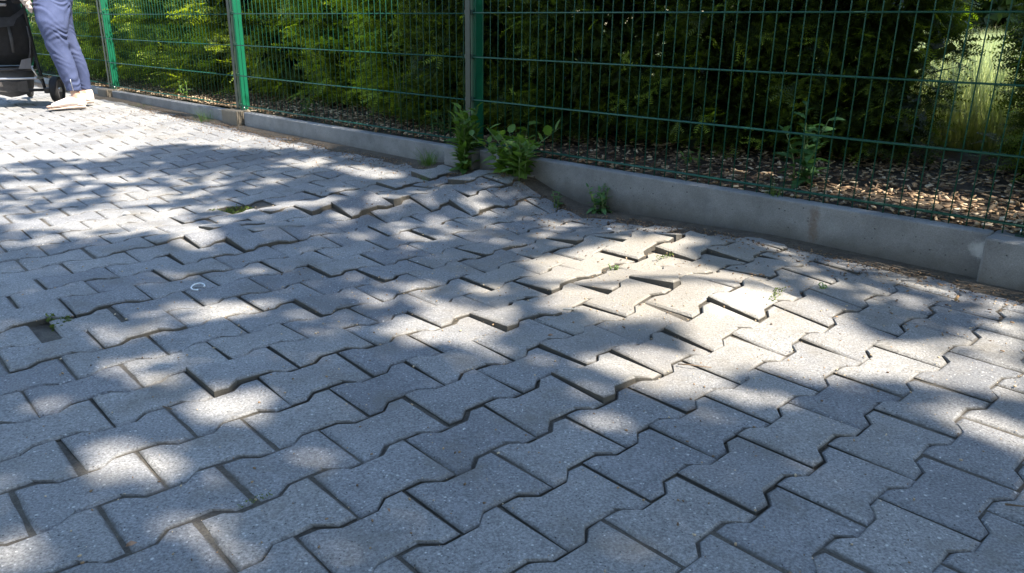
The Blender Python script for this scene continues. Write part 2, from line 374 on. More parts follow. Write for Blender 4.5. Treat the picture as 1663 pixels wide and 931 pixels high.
# ---------------------------------------------------------------- the ground
def plane_grid(name, s0, s1, q0, q1, ns, nq, zf, m):
    ss = np.linspace(s0, s1, ns); qs = np.linspace(q0, q1, nq); S, Q = np.meshgrid(ss, qs, indexing='ij')
    X = U[0]*S+N[0]*Q; Y = U[1]*S+N[1]*Q; Z = zf(X, Y, S, Q)
    i = np.arange(ns-1)[:, None]*nq+np.arange(nq-1)[None]; F = np.stack([i, i+1, i+nq+1, i+nq], -1).reshape(-1, 4)
    me = raw_mesh(name, np.stack([X, Y, Z], -1).reshape(-1, 3), F, smoothf=True)
    return obj(name, me, m, kind='structure')
bm = bmesh.new(); bmesh.ops.create_circle(bm, cap_ends=True, radius=400, segments=48)
o = obj('ground', bm, M['field'], kind='structure'); o.location.z = -.12

pavement = plane_grid('pavement', -3.5, 14, -4.5, 2.625, 500, 210, lambda X, Y, S, Q: terrain(X, Y)+np.minimum(-.0034, -.0060-.008*np.exp(-((X-.3)**2+(Y-2.5)**2)/.9)-.005*np.exp(-((X+.7)**2+(Y-3.0)**2)/.7)+.0022*np.sin(31*X)*np.sin(27*Y)+.0030*np.sin(6.3*X+2)*np.sin(5.1*Y+X)+.0018*np.sin(14*X+Y)*np.sin(11*Y-3*X)-.024*np.exp(-((X+1.208)**2+(Y-3.225)**2)/.0075)-.015*np.exp(-((X+1.215)**2+(Y-1.925)**2)/.004)), M['sand'])
GA = math.radians(-47.54); GB = np.array([math.cos(GA), math.sin(GA)]); GAA = np.array([-GB[1], GB[0]])
LEN, PIT, A0, B0 = .203, .1415, .44239, -1.04810
def stone_outline(seed, chip=None):
    r = random.Random(seed); J = .0017; hl, w1, w2 = LEN/2-.0009-J, .0832-.0014, .0583-.0014
    pts = [(-hl, -w1), (-.066, -w1), (-.037, -w2), (.037, -w2), (.066, -w1), (hl, -w1), (hl, w1), (.066, w1), (.037, w2), (-.037, w2), (-.066, w1), (-hl, w1)]
    pts = [(x+r.uniform(-.0016, .0016), y+r.uniform(-.0016, .0016)) for x, y in pts]
    if chip is not None:
        x, y = pts[chip]; pts[chip] = (x*.93, y*.91)
    return pts
def stone_arrays(seed, chip=None):
    o_ = np.array(stone_outline(seed, chip)); n = len(o_); r = random.Random(seed+50)
    ins = o_*np.array([1-.0080/.1, 1-.0072/.072]); rows = []
    ztop = [r.uniform(-.0005, .0003) for _ in range(n)]
    rows.append(np.c_[ins, ztop]); rows.append(np.c_[o_, np.full(n, -.0046)]); rows.append(np.c_[o_*.995, np.full(n, -.062)])
    return np.concatenate(rows), n
def stone_faces(n):
    F = [tuple(range(n))]
    for k in (0, 1):
        for i in range(n):
            j = (i+1) % n; F.append((k*n+i, (k+1)*n+i, (k+1)*n+j, k*n+j))
    return F
VAR = [stone_arrays(i, c) for i, c in enumerate([None, None, None, None, None, 0, 6, 3])]
VME = []
for V, n in VAR:
    me = bpy.data.meshes.new('paving_stone'); me.from_pydata(V.tolist(), [], stone_faces(n)); me.materials.append(M['stone'])
    a = me.attributes.new('tint', 'FLOAT', 'POINT'); a.data.foreach_set('value', np.zeros(len(V), dtype=np.float32)); a = me.attributes.new('edge', 'FLOAT', 'POINT'); a.data.foreach_set('value', np.repeat([0., 1., 1.], n).astype(np.float32)); VME.append(me)
# settled, rocked and lifted stones: (x, y, lift, slope_x, slope_y)
SPECIAL = [(-.614, 3.237, .016, -.06, -.05), (-1.02, 2.937, .016, -.05, -.06), (-.834, 2.706, .024, -.05, -.10), (-.991, 2.581, .014, -.03, -.07), (-1.259, 2.187, .0, .0, .02),
           (-1.341, 2.0, .012, -.08, -.03), (-.914, 1.898, .012, .03, -.06), (-.526, 1.674, .009, -.06, -.05), (-.484, 2.106, .008, -.06, -.03), (.067, 1.995, .006, -.05, .0),
           (.081, 1.906, .012, .02, -.09), (.573, 1.917, .010, -.11, .0), (.859, 2.233, .0, .10, .04), (.95, 2.19, .010, -.10, .03), (.412, 1.767, .008, -.10, .02), (.208, 1.864, .010, .03, -.12),
           (.264, 1.805, .006, -.08, .0), (-.105, 1.723, .006, -.07, .0), (.138, 1.562, .010, -.02, -.07), (.621, 2.713, .010, .04, -.06), (.443, 2.572, .009, .02, -.04), (.532, 2.191, .006, -.02, -.05),
           (-.171, 3.966, .030, -.22, -.02), (-.188, 3.673, .022, -.18, -.05), (.019, 3.653, .012, .10, -.08), (-.445, 3.593, .010, -.08, -.06), (-.196, 3.292, .008, -.05, -.05), (.9, 2.608, .010, -.03, -.05),
           (-.34, 1.27, .001, .01, .02), (-.15, 1.45, .004, -.03, .02), (.33, 1.33, .004, .02, -.02), (.62, 1.30, .004, .0, -.03), (-.85, 1.45, .003, -.03, 0), (-.02, 2.36, .008, -.05, -.03), (.22, 2.45, .010, -.02, -.08), (-.62, 2.45, .006, -.05, -.04)]
MISSING = [(-1.225, 3.24), (-1.175, 1.925)]
stones = []; rr = random.Random(5)
for row in range(-60, 60):
    for k in range(-80, 80):
        wob = .006*math.sin(.55*row+.31*k)+.003*math.sin(1.3*k)
        c = GAA*(A0+row*LEN/2+k*LEN+.0035*math.sin(row*1.9+.4)) + GB*(B0+row*PIT+wob)
        s, q = sq(*c)
        if not (-2.2 < s < 13.5 and -3.4 < q < 2.57): continue
        if c[1] < .3 or abs(c[0]) > .72*c[1]+.9: continue
        stones.append([c[0], c[1], row, k])
def nearest(x, y): return min(range(len(stones)), key=lambda i: (stones[i][0]-x)**2+(stones[i][1]-y)**2)
spec = {nearest(x, y): (dz, a, b) for x, y, dz, a, b in SPECIAL}
miss = {nearest(x, y) for x, y in MISSING}
place = []
for i, (x, y, row, k) in enumerate(stones):
    half = i in miss and y < 2.5
    if i in miss and not half: continue
    s, q = sq(x, y); damage = math.exp(-((x-.2)**2+(y-2.4)**2)/1.6)*1.1+math.exp(-((x+.6)**2+(y-2.9)**2)/1.2)*.9+.28
    e = .07; gx = float(terrain(x+e, y)-terrain(x-e, y))/(2*e); gy = float(terrain(x, y+e)-terrain(x, y-e))/(2*e)
    dz, a, b = spec.get(i, (0, 0, 0)); amp = damage
    gx = gx*1.1+a*.42+rr.gauss(0, .009)*amp; gy = gy*1.1+b*.42+rr.gauss(0, .009)*amp
    z = float(terrain(x, y))+dz*.5+max(-.0012, rr.gauss(0, .0013)*amp)
    yaw = GA+math.pi/2+rr.gauss(0, .005)*(1+amp*.6)
    Zv = Vector((-gx, -gy, 1)).normalized(); Xv = Vector((math.cos(yaw), math.sin(yaw), 0)); Xv = (Xv-Zv*Xv.dot(Zv)).normalized(); Yv = Zv.cross(Xv)
    Mx = Matrix((Xv, Yv, Zv)).transposed().to_4x4(); Mx.translation = (x+(.022 if half else 0)+rr.gauss(0, .0012)*amp, y+rr.gauss(0, .0012)*amp, z)
    if half: Mx = Mx @ Matrix.Diagonal((.74, .95, 1, 1))
    v = rr.randrange(5) if rr.random() > .12*amp else 5+rr.randrange(3)
    # how large the stone shows: inside the view and near
    vis = abs(x) < .70*(y+.25) and y > .86 and y < 12
    fore = (CAM_H)/math.hypot(x, y, CAM_H)**3
    place.append((-fore if vis else 1+math.hypot(x, y), Mx, v))
place.sort(key=lambda t_: t_[0])
for k_, (_, Mx, v) in enumerate(place[:300]):
    o = bpy.data.objects.new('paving_stone', VME[v]); COL.objects.link(o); o.parent = pavement; o.matrix_world = Mx
VV, FQ, FT, TT_ = [], [], [], []; off = 0
bmr = []
for _, Mx, v in place[300:]:
    V, n = VAR[v]; R = np.array(Mx.to_3x3()); T = np.array(Mx.translation)
    VV.append(V@R.T+T); TT_ += [rr.random()]*len(V)
    FT.append(np.arange(n)+off)
    f = np.array(stone_faces(n)[1:]); FQ.append(f+off); off += len(V)
Vall = np.concatenate(VV); me = bpy.data.meshes.new('paving_stones')
me.from_pydata(Vall.tolist(), [], [tuple(map(int, f)) for f in FT]+np.concatenate(FQ).tolist())
a = me.attributes.new('tint', 'FLOAT', 'POINT'); a.data.foreach_set('value', np.array(TT_, dtype=np.float32)); a = me.attributes.new('edge', 'FLOAT', 'POINT'); a.data.foreach_set('value', np.tile(np.repeat([0., 1., 1.], n), len(TT_)//(3*n)).astype(np.float32))
o = obj('paving_stones', me, M['stone'], pavement, 'stuff')
# strip of dirt that has gathered along the kerb foot
plane_grid('dirt_strip', -1.5, 12, 2.44, 2.635, 400, 14, lambda X, Y, S, Q: terrain(X, Y)+.006*smooth(Q, 2.46, 2.6)-.016+.020*smooth(Q+.03*np.sin(7*S)+.02*np.sin(17*S), 2.47, 2.56), M['dirt'])
# planting bed and meadow
BEDZ = .178
plane_grid('planting_bed', -4, 20, 2.69, 5.0, 300, 50, lambda X, Y, S, Q: BEDZ+.010*np.sin(9*X+2)*np.sin(8*Y)+.03*smooth(Q, 2.75, 3.6), M['mulchbed'])
plane_grid('meadow', -30, 60, 5.0, 90, 40, 40, lambda X, Y, S, Q: .205+0*X, M['field'])

# ---------------------------------------------------------------- edging kerb and post blocks
POSTS = [.40, 2.83, 5.17, 7.50, 9.75, 12.1]
kerb_names = ['smooth grey kerb slab at the far right end with a pale worn end', 'long grey kerb slab with a round white stain and a drip stain, in front of the mulch', 'grey kerb slab in the middle between the leafy weeds and the brownish post block',
              'grey kerb slab running from the brownish post block past the small grass tuft', 'far grey kerb slab behind the woman in blue trousers', 'farthest kerb slab behind the stroller']
def kerb_slab(s0, s1, i, zt=.186, q0=2.62, q1=2.68, lean=0.0):
    zb = -.06; c = ((s0+s1)/2, (q0+q1)/2); bm = bmesh.new(); add_box(bm, (0, 0, (zt+zb)/2), (s1-s0, q1-q0, zt-zb), None, .005)
    o = obj('kerb_slab', bm, M['kerb']); o.location = P(c[0], c[1], 0); o.rotation_euler = (lean, 0, math.atan2(U[1], U[0]))
    tag(o, kerb_names[i], 'kerb', 'kerb slabs under the fence'); return o
kerb_slab(-2.0, .30, 0, .190); kerb_slab(.512, 2.715, 1, .190, lean=-.012); kerb_slab(2.945, 5.035, 2, .180); kerb_slab(5.305, 7.38, 3, .176); kerb_slab(7.62, 9.64, 4, .185); kerb_slab(9.86, 12.0, 5, .19)
blk = ['wide concrete block below the post at the far right, standing proud of the kerb', 'concrete post block hidden behind the leafy weeds', 'brownish stained concrete post block with a whitish right edge', 'post block beside the trousers of the woman', 'farthest post block behind the stroller', '']
for i, s in enumerate(POSTS[:5]):
    hw = .12 if i == 0 else .112
    c = s if i else .40
    bm = bmesh.new(); add_box(bm, (0, 0, .062), (2*hw-.012, .16, .246), None, .007)
    o = obj('post_block', bm, M['block'] if i > 1 else M['kerb']); o.location = P(c, 2.66, 0); o.rotation_euler = (0, 0, math.atan2(U[1], U[0]))
    tag(o, blk[i], 'concrete block', 'concrete blocks under the posts')
# ---------------------------------------------------------------- fence
FZ = .218; M['clamp2'] = simple('weathered_strip', (.022, .038, .03), .5)  # cover strip darker and greyer than the green post paint
vw = bmesh.new(); add_tube(vw, [(0, 0, -.03), (0, 0, 1.23)], .0021, 6); me_v = bpy.data.meshes.new('vertical_wire'); vw.to_mesh(me_v); vw.free(); me_v.materials.append(M['wire'])
pl = ['fence mesh panel at the far right in front of the dark shrubs and the bright meadow gap', 'mesh panel between the dark middle post and the sunlit green post', 'mesh panel between the two sunlit green posts', 'mesh panel directly behind the woman in blue trousers', 'farthest mesh panel behind the stroller']
rz = math.atan2(U[1], U[0])
def panel(s0, s1, label, zo):
    t = thing('mesh_fence', label, 'fence panel', P((s0+s1)/2, 2.667, FZ+zo), rz, 'green wire mesh fence panels'); L = s1-s0
    hw = bmesh.new(); add_tube(hw, [(-L/2, 0, 0), (L/2, 0, 0)], .0032, 6); me_h = bpy.data.meshes.new('horizontal_rod'); hw.to_mesh(me_h); hw.free(); me_h.materials.append(M['wire'])
    n = int(L/.05); x0 = -n*.05/2
    for k in range(n+1):
        o = bpy.data.objects.new('vertical_wire', me_v); COL.objects.link(o); o.parent = t; o.location = (x0+.05*k+random.uniform(-.0008, .0008), 0, 0)
    for z in [0] + [.2*j for j in range(1, 7)]:
        for yy in (-.0072, .0072):
            o = bpy.data.objects.new('horizontal_rod', me_h); COL.objects.link(o); o.parent = t; o.location = (0, yy, z)
panel(-2.0, POSTS[0]-.032, 'mesh panel continuing to the right beyond the last post', 0)
for i in range(4): panel(POSTS[i]+.032, POSTS[i+1]-.032, ['mesh panel at the right in front of the dark shrubs and the bright meadow gap', 'mesh panel between the shaded middle post and the sunlit green post', 'mesh panel between the two sunlit green posts', 'far mesh panel behind the woman in blue trousers'][i], [0, -.003, -.006, .006][i])
panel(POSTS[4]+.032, POSTS[5]-.032, 'farthest mesh panel of the fence behind the stroller', .01)
posl = ['post standing just beyond the right edge of the view', 'shaded dark green fence post above the leafy weeds, with one bright streak of sun', 'bright green sunlit fence post on the brownish block', 'bright green sunlit fence post right of the trousers', 'green fence post seen between stroller and trousers', 'last green fence post of the row']
for i, s in enumerate(POSTS):
    t = thing('fence_post', posl[i], 'fence post', P(s, 2.705, .18), rz, 'green steel fence posts')
    box('post_tube', (0, 0, .66), (.040, .060, 1.32), M['paint'], t, None, .003)
    box('cover_strip', (0, .0515, .665), (.034, .006, 1.29), M['clamp2'], t, None, .001)
    box('cap', (0, 0, 1.3245), (.043, .063, .009), M['clamp'], t)
    for z in (.04, .24, .44, .64, .84, 1.04, 1.24):
        b_ = box('clamp', (0, .0395, z), (.056, .0185, .020), M['clamp'], t, None, .002)
    bm = bmesh.new(); add_box(bm, (0, 0, .006), (.11, .09, .009)); obj('base_plate', bm, M['clamp'], t)
    for sx_ in (-1, 1):
        tube('bolt', [(sx_*.042, .028, .010), (sx_*.042, .028, .026)], .0065, M['steel'], t, 6)
# ---------------------------------------------------------------- hedge of yew shrubs
LV = np.array([(0, 0, 0), (.5, -.32, .03), (1, 0, 0), (.5, .32, .03)]); LF = np.array([(0, 1, 2), (0, 2, 3)])
def yew_template(pairs=11, L=.13, nl=.021):
    V = []; F = []; T = []
    def shoot(o, ang, L, pairs, nl):
        d = np.array([math.cos(ang), math.sin(ang), 0]); s_ = np.array([-d[1], d[0], 0])
        for i in range(pairs):
            f = (i+.5)/pairs; p = o+d*L*f+np.array([0, 0, -.012*f*f]); ln = nl*(1-.45*f)*(.55+.45*min(1, f*5))
            for sg in (-1, 1):
                k = len(V); tip = p+sg*s_*ln+d*ln*.55+np.array([0, 0, .004*random.uniform(-1, 1)])
                V.extend([p-d*.0036, p+d*.0036, tip]); F.append((k, k+1, k+2)); T.extend([.25*f-.05, .25*f-.05, .25*f+.05])
        k = len(V); V.extend([o-s_*.0012, o+s_*.0012, o+d*L+np.array([0, 0, -.012])]); F.append((k, k+1, k+2)); T.extend([0, 0, .3])
    shoot(np.zeros(3), 0, L, pairs, nl)
    shoot(np.array([L*.25, 0, 0]), .75, L*.55, 6, nl*.9); shoot(np.array([L*.35, 0, 0]), -.75, L*.5, 6, nl*.9)
    return np.array(V), np.array(F), np.array(T)
YV, YF, YT = yew_template()
YV2, YF2, YT2 = yew_template(7, .15, .028)
def clear_gap(s, q, z, m=0):
    """the opening between two shrubs that shows the meadow"""
    return ~((np.abs(s-(.885+.22*(q-3.8))) < .150+m+.035*np.sin(9*z)-.06*smooth(z, .75, .95)) & (z > .10+.05*np.sin(30*s)))
SH_C = [(-.65, 3.85, .55), (.33, 3.82, .45), (1.43, 3.86, .47), (2.02, 3.84, .50), (2.66, 3.90, .48), (3.32, 3.82, .50), (4.02, 3.86, .50), (4.78, 3.74, .52), (5.60, 3.74, .56), (6.5, 3.70, .60), (7.5, 3.68, .64), (8.6, 3.66, .68), (9.8, 3.66, .74), (11.1, 3.7, .8)]
SH_L = ['dark yew shrub out beyond the right side of the meadow gap', 'dark yew shrub with drooping tips right of the bright meadow gap', 'dark yew shrub whose feathery edge borders the left of the meadow gap', 'dark yew shrub behind the nettle with light new tips', 'very dark dense yew shrub right of the shaded post', 'dark yew shrub just right of and behind the shaded post',
        'yew shrub left of the shaded post with some sunlit tips', 'yew shrub half in sun behind the thin climbing weed', 'sunlit yellow green yew shrub right of the sunlit post on the brown block', 'sunlit yew shrub between the two bright green posts', 'sunlit yew shrub left of the far green post', 'far yew shrub behind the woman', 'far yew shrub between the woman and stroller', 'farthest yew shrub behind the stroller']
for i, (cs, cq, rad) in enumerate(SH_C):
    cq -= .40*float(smooth(np.array(cs), 1.7, 2.6)-smooth(np.array(cs), 3.6, 4.6))
    t = thing('yew_shrub', SH_L[i], 'shrub', P(cs, cq, BEDZ+.02), rz, 'yew shrubs forming the hedge')
    r = np.random.default_rng(100+i); near = cs < 5.2
    n = 4800 if near else 2300
    if i == 0: n = 900
    z = .05+1.62*r.random(n)**.95; th_ = r.random(n)*6.2832
    # more sprays on the side towards the path
    th_ = np.where(r.random(n) < .55, math.pi/2+r.normal(size=n)*.75, th_)
    am = 1.0 if cs < 3.6 else 1.6
    lump = 1+am*(.12*np.sin(3*th_+7*z+i)+.09*np.sin(11*z+2.3*i+3*th_)+.07*r.normal(size=n))
    R = rad*(1-.30*(z/1.7)**3)*np.minimum(1, .9+.6*z)*lump*(1-.55*r.random(n)**2.2)
    x = R*np.cos(th_); y = R*np.sin(th_)*1.05
    D = np.stack([np.cos(th_)+.5*r.normal(size=n), np.sin(th_)+.5*r.normal(size=n), -.05+.38*r.normal(size=n)], -1)
    D, Y_, Z_ = frames(D, r, .5)
    kp = (clear_gap(cs+x, cq-y, z) | (i not in (1, 2, 3))) & (cq-y > 2.84+.06*r.random(n)); sc_all = r.uniform(.9, 1.45, n)
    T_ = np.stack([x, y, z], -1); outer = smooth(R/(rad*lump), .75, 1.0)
    young_sunlit = r.random(n)
    tint = np.clip((.0 if cs < 3.6 else .03)+.05*r.random(n)+outer*(young_sunlit > (.86 if cs < 3.6 else .48))*(.25+.6*r.random(n))+(.14 if cs > 3.6 else 0)*outer, 0, 1)  # young tips; left shrubs also tinted lighter, sunlight put into their colour
    far = cs > 6; sc = r.uniform(.7, 1.2, n)*(1.5 if far else 1.25 if cs > 3.6 else 1.0)
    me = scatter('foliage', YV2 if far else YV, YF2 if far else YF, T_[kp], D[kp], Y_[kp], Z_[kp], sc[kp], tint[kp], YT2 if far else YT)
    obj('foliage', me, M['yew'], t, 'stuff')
    n = 1500 if cs < 3.6 else 2200; th_ = r.random(n)*6.2832; z = .02+1.6*r.random(n); R = rad*.74*(1-.30*(z/1.7)**3)*np.minimum(1, .72+1.3*z)*np.sqrt(r.random(n))*(1+.12*np.sin(3*th_+7*z+i))
    D, Y_, Z_ = frames(r.normal(size=(n, 3)), r, .7)
    kp = clear_gap(cs+R*np.cos(th_), cq-R*np.sin(th_), z, .04) | (i not in (1, 2, 3))
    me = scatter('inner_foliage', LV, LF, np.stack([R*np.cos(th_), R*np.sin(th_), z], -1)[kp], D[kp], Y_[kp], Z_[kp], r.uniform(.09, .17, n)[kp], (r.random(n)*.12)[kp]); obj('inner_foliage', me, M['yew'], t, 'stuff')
    for b in range(3):
        a = b*2.1+i; tube('trunk' if b == 0 else 'branch', [(.03*math.cos(a), .03*math.sin(a), -.06), (.06*math.cos(a), .06*math.sin(a), .45), (.16*math.cos(a), .16*math.sin(a), 1.0), (.14*math.cos(a), .2*math.sin(a), 1.5)], [.024, .02, .013, .005], M['bark'], t, 7)

# ---------------------------------------------------------------- mulch of wood chips
r = np.random.default_rng(3); n = 16000
cube = np.array([(-1, -1, -1), (1, -.8, -1), (1, 1, -.6), (-1, .7, -1), (-1, -1, 1), (1, -.9, .6), (.7, 1, 1), (-.8, 1, .8)])*.5
cf = np.array([(0, 3, 2, 1), (4, 5, 6, 7), (0, 1, 5, 4), (1, 2, 6, 5), (2, 3, 7, 6), (3, 0, 4, 7)])
s = -1+r.random(n)**1.35*10.5; q = 2.695+1.15*r.random(n)**1.2
x = U[0]*s+N[0]*q; y = U[1]*s+N[1]*q
D = np.stack([r.normal(size=n), r.normal(size=n), .22*r.normal(size=n)], -1); D, Y_, Z_ = frames(D, r, .25)
zz = BEDZ+.03*smooth(q, 2.75, 3.6)+.006+.016*r.random(n)
ln = r.uniform(.010, .034, n)*np.where(r.random(n) > .93, 1.7, 1); X_ = D*ln[:, None]; Yw = Y_*(r.uniform(.006, .016, n))[:, None]; Zw = Z_*(r.uniform(.002, .005, n))[:, None]
V = cube[None, :, 0, None]*X_[:, None]+cube[None, :, 1, None]*Yw[:, None]+cube[None, :, 2, None]*Zw[:, None]+np.stack([x, y, zz], -1)[:, None]
me = raw_mesh('wood_chip_mulch', V.reshape(-1, 3), (cf[None]+(np.arange(n)*8)[:, None, None]).reshape(-1, 4), np.repeat(r.random(n)**(1+1.6*np.exp(-((s-2.4)/.9)**2)), 8))
tag(obj('wood_chip_mulch', me, M['chips'], kind='stuff'), 'loose brown and straw coloured wood chips covering the bed behind the fence', 'mulch')
# litter of crumbs on the dirt strip and in joints
n = 5200; s = -.6+r.random(n)*7; q = 2.615-.11*np.abs(r.normal(size=n))*np.where(r.random(n) > .7, 3, 1); x = U[0]*s+N[0]*q; y = U[1]*s+N[1]*q
D = np.stack([r.normal(size=n), r.normal(size=n), .2*r.normal(size=n)], -1); D, Y_, Z_ = frames(D, r, .2)
me = scatter('kerb_litter', cube*np.array([1, .4, .3]), cf, np.stack([x, y, terrain(x, y)+.004+.004*r.random(n)], -1), D, Y_, Z_, r.uniform(.003, .011, n), r.random(n)*.55)
tag(obj('kerb_litter', me, M['chips'], kind='stuff'), 'fine crumbs of bark and soil along the foot of the kerb', 'litter')

# ---------------------------------------------------------------- meadow grass beyond the hedge
n = 60000; q = 4.3+22*r.random(n)**1.7; s = .9+.22*(q-4.2)+r.normal(size=n)*(.8+.10*(q-4))*1.0
x = U[0]*s+N[0]*q; y = U[1]*s+N[1]*q
GV = np.array([(0, -.5, 0), (0, .5, 0), (0, -.35, .5), (0, .35, .5), (.06, 0, 1.0)]); GV[:, 1] *= .011
GF = np.array([(0, 1, 3), (0, 3, 2), (2, 3, 4)])
a = r.random(n)*6.283; X_ = np.stack([np.cos(a), np.sin(a), 0*a], -1); Y_ = np.stack([-np.sin(a), np.cos(a), 0*a], -1); Z_ = unit(np.stack([.22*r.normal(size=n), .22*r.normal(size=n), 1+0*a], -1))
me = scatter('meadow_grass', GV, GF, np.stack([x, y, 0*x+.2], -1), X_, Y_, Z_, r.uniform(.28, .62, n), r.random(n))
tag(obj('meadow_grass', me, M['grass'], kind='stuff'), 'tall sunlit meadow grass seen through the gap in the hedge', 'grass')
# far trees beyond the meadow
LV = np.array([(0, 0, 0), (.5, -.32, .03), (1, 0, 0), (.5, .32, .03)]); LF = np.array([(0, 1, 2), (0, 2, 3)])
n = 24000; cs = r.uniform(-6, 16, n); q = 30+3*r.random(n); z = .2+6*r.random(n)*(1+.3*np.sin(cs))
T_ = np.stack([U[0]*cs+N[0]*q, U[1]*cs+N[1]*q, z], -1); D, Y_, Z_ = frames(r.normal(size=(n, 3)), r, 1)
me = scatter('distant_wood', LV, LF, T_, D, Y_, Z_, r.uniform(.4, .8, n), r.random(n)*.12)
tag(obj('distant_wood', me, M['yew'], kind='stuff'), 'dark mass of far trees beyond the meadow', 'trees')

# ---------------------------------------------------------------- tall tree whose crown shades the paving
tree = thing('shade_tree', 'tall broadleaf tree to the right of the path casting the dappled shade', 'tree', P(-4.6, 3.9, .15))
tx, ty, _ = tree.location
n = 80000; s = r.uniform(-2.2, 6.0, n); q = r.uniform(-2.2, 4.5, n); z = r.uniform(4.6, 7.4, n)
gx = U[0]*s+N[0]*q; gy = U[1]*s+N[1]*q; gz = np.where(q > 2.68, .2, terrain(gx, gy))
keep = r.random(n) > sunlit(gx, gy)**.55
hx = gx+SH[0]/math.tan(SUN_EL)*z; hy = gy+SH[1]/math.tan(SUN_EL)*z
T_ = np.stack([hx-tx, hy-ty, z-.15], -1)[keep]; n = len(T_)
D, Y_, Z_ = frames(r.normal(size=(n, 3)), r, .6)
sc = r.uniform(.10, .16, n); T_ = T_-D*(sc*.5)[:, None]
me = scatter('crown_leaves', LV, LF, T_, D, Y_, Z_, sc, r.random(n)); obj('crown_leaves', me, M['crown'], tree, 'stuff')
ctr = np.array([float(np.mean(T_[:, 0])), float(np.mean(T_[:, 1])), 5.6])
tube('trunk', [(0, 0, -.3), (-.05, .1, 1.5), (.1, .15, 3), tuple(np.array([.25, .1, 4.6]))], [.26, .21, .18, .15], M['bark'], tree, 12)
for k in range(5):
    a = k*1.26; e = ctr+np.array([2.3*math.cos(a), 2.3*math.sin(a), .6]); m_ = (np.array([.2, .1, 4.2])+e)/2+np.array([0, 0, .5])
    tube('limb', [(.2, .1, 4.1), tuple(m_), tuple(e)], [.05, .022, .006], M['bark'], tree, 7)

# ---------------------------------------------------------------- unseen trees added across the path, behind the viewer, to block low sky light
OL = ['tall leafy tree across the path, behind the viewer and nearest the fence gap', 'second leafy tree across the path behind the viewer', 'third leafy tree across the path behind the viewer', 'fourth leafy tree across the path, left of the viewer', 'fifth leafy tree across the path, far left', 'leafy tree at the near end of the path behind the viewer']
for i, (ts, tq) in enumerate([(-5.5, -6.0), (-2.4, -6.6), (.8, -6.8), (4.2, -7.2), (7.6, -8.4), (-7.5, -2.2)]):
    t = thing('path_tree', OL[i], 'tree', P(ts, tq, 0), 0, 'trees across the path')
    r = np.random.default_rng(300+i); n = 5200; v = unit(r.normal(size=(n, 3)))*(r.random(n)**.35)[:, None]; v *= (1+.15*np.sin(5*v[:, 0]+3*v[:, 2]*2+i))[:, None]
    T_ = v*np.array([2.3, 2.3, 3.1])+np.array([0, 0, 3.5]); T_[:, 2] = np.maximum(T_[:, 2], .25)
    D, Y_, Z_ = frames(r.normal(size=(n, 3)), r, .8)
    me = scatter('crown', LV, LF, T_, D, Y_, Z_, r.uniform(.25, .42, n), r.random(n)); obj('crown', me, M['crown'], t, 'stuff')
    tube('trunk', [(0, 0, -.3), (.05, 0, 1.5), (0, .08, 3.6)], [.20, .16, .09], M['bark'], t, 10)
    for k in range(4):
        a = 1.57*k+i; tube('limb', [(.04, 0, 1.8+.2*k), (.8*math.cos(a), .8*math.sin(a), 3.3), (1.5*math.cos(a), 1.5*math.sin(a), 4.5)], [.07, .045, .015], M['bark'], t, 7)

# sand, grit and crumbs lying on the stones, mostly where roots have opened the joints
r = np.random.default_rng(77); n = 5200
x = np.concatenate([r.normal(.35, .6, n//2), r.uniform(-2.2, 1.9, n//2)]); y = np.concatenate([r.normal(2.4, .55, n//2), .95+3.2*r.random(n//2)**1.3])
s_, q_ = sq(x, y); k = (q_ < 2.6) & (y > .8); x, y = x[k], y[k]; n = len(x)
D, Y_, Z_ = frames(np.stack([r.normal(size=n), r.normal(size=n), .2*r.normal(size=n)], -1), r, .2)
me = scatter('grit', cube*np.array([1, .6, .5]), cf, np.stack([x, y, terrain(x, y)+.0015], -1), D, Y_, Z_, .0015+.0045*r.random(n)**3, r.random(n)**.7)
tag(obj('grit', me, M['chips'], kind='stuff'), 'grit and crumbs strewn thinly over the paving', 'grit')
# ---------------------------------------------------------------- weeds
def leaf_mesh(name, W, teeth, droop, fold, m, seg=7):
    """unit-length leaf along +x; W half width, toothed edge, folded on the midrib"""
    V = []; F = []; rnd = random.Random(int(W*1000)+teeth)
    for i in range(seg+1):
        f = i/seg; w_ = W*math.sin(math.pi*min(1, f**.75))**.8*(1.15-.35*f) if 0 < i < seg else .004
        if teeth and 0 < i < seg: w_ *= 1+(.22 if i % 2 else -.15)*(1+rnd.uniform(-.3, .3))
        zc = -droop*f*f; V += [(f, -w_, zc+fold*w_+rnd.uniform(-.01, .01)), (f, 0, zc), (f, w_, zc+fold*w_+rnd.uniform(-.01, .01))]
    for i in range(seg):
        a = 3*i; F += [(a, a+1, a+4, a+3), (a+1, a+2, a+5, a+4)]
    me = bpy.data.meshes.new(name); me.from_pydata(V, [], F); me.materials.append(m)
    me.polygons.foreach_set('use_smooth', [True]*len(F)); return me
LW = [leaf_mesh('leaf', .21, 1, .25, .35, M['weed'], 9), leaf_mesh('leaf', .26, 1, .45, .25, M['weed'], 9), leaf_mesh('leaf', .17, 0, .15, .4, M['weed'], 6)]
LN = [leaf_mesh('leaf', .19, 1, .30, .2, M['weed_dark'], 9), leaf_mesh('leaf', .23, 1, .5, .2, M['weed_dark'], 9)]
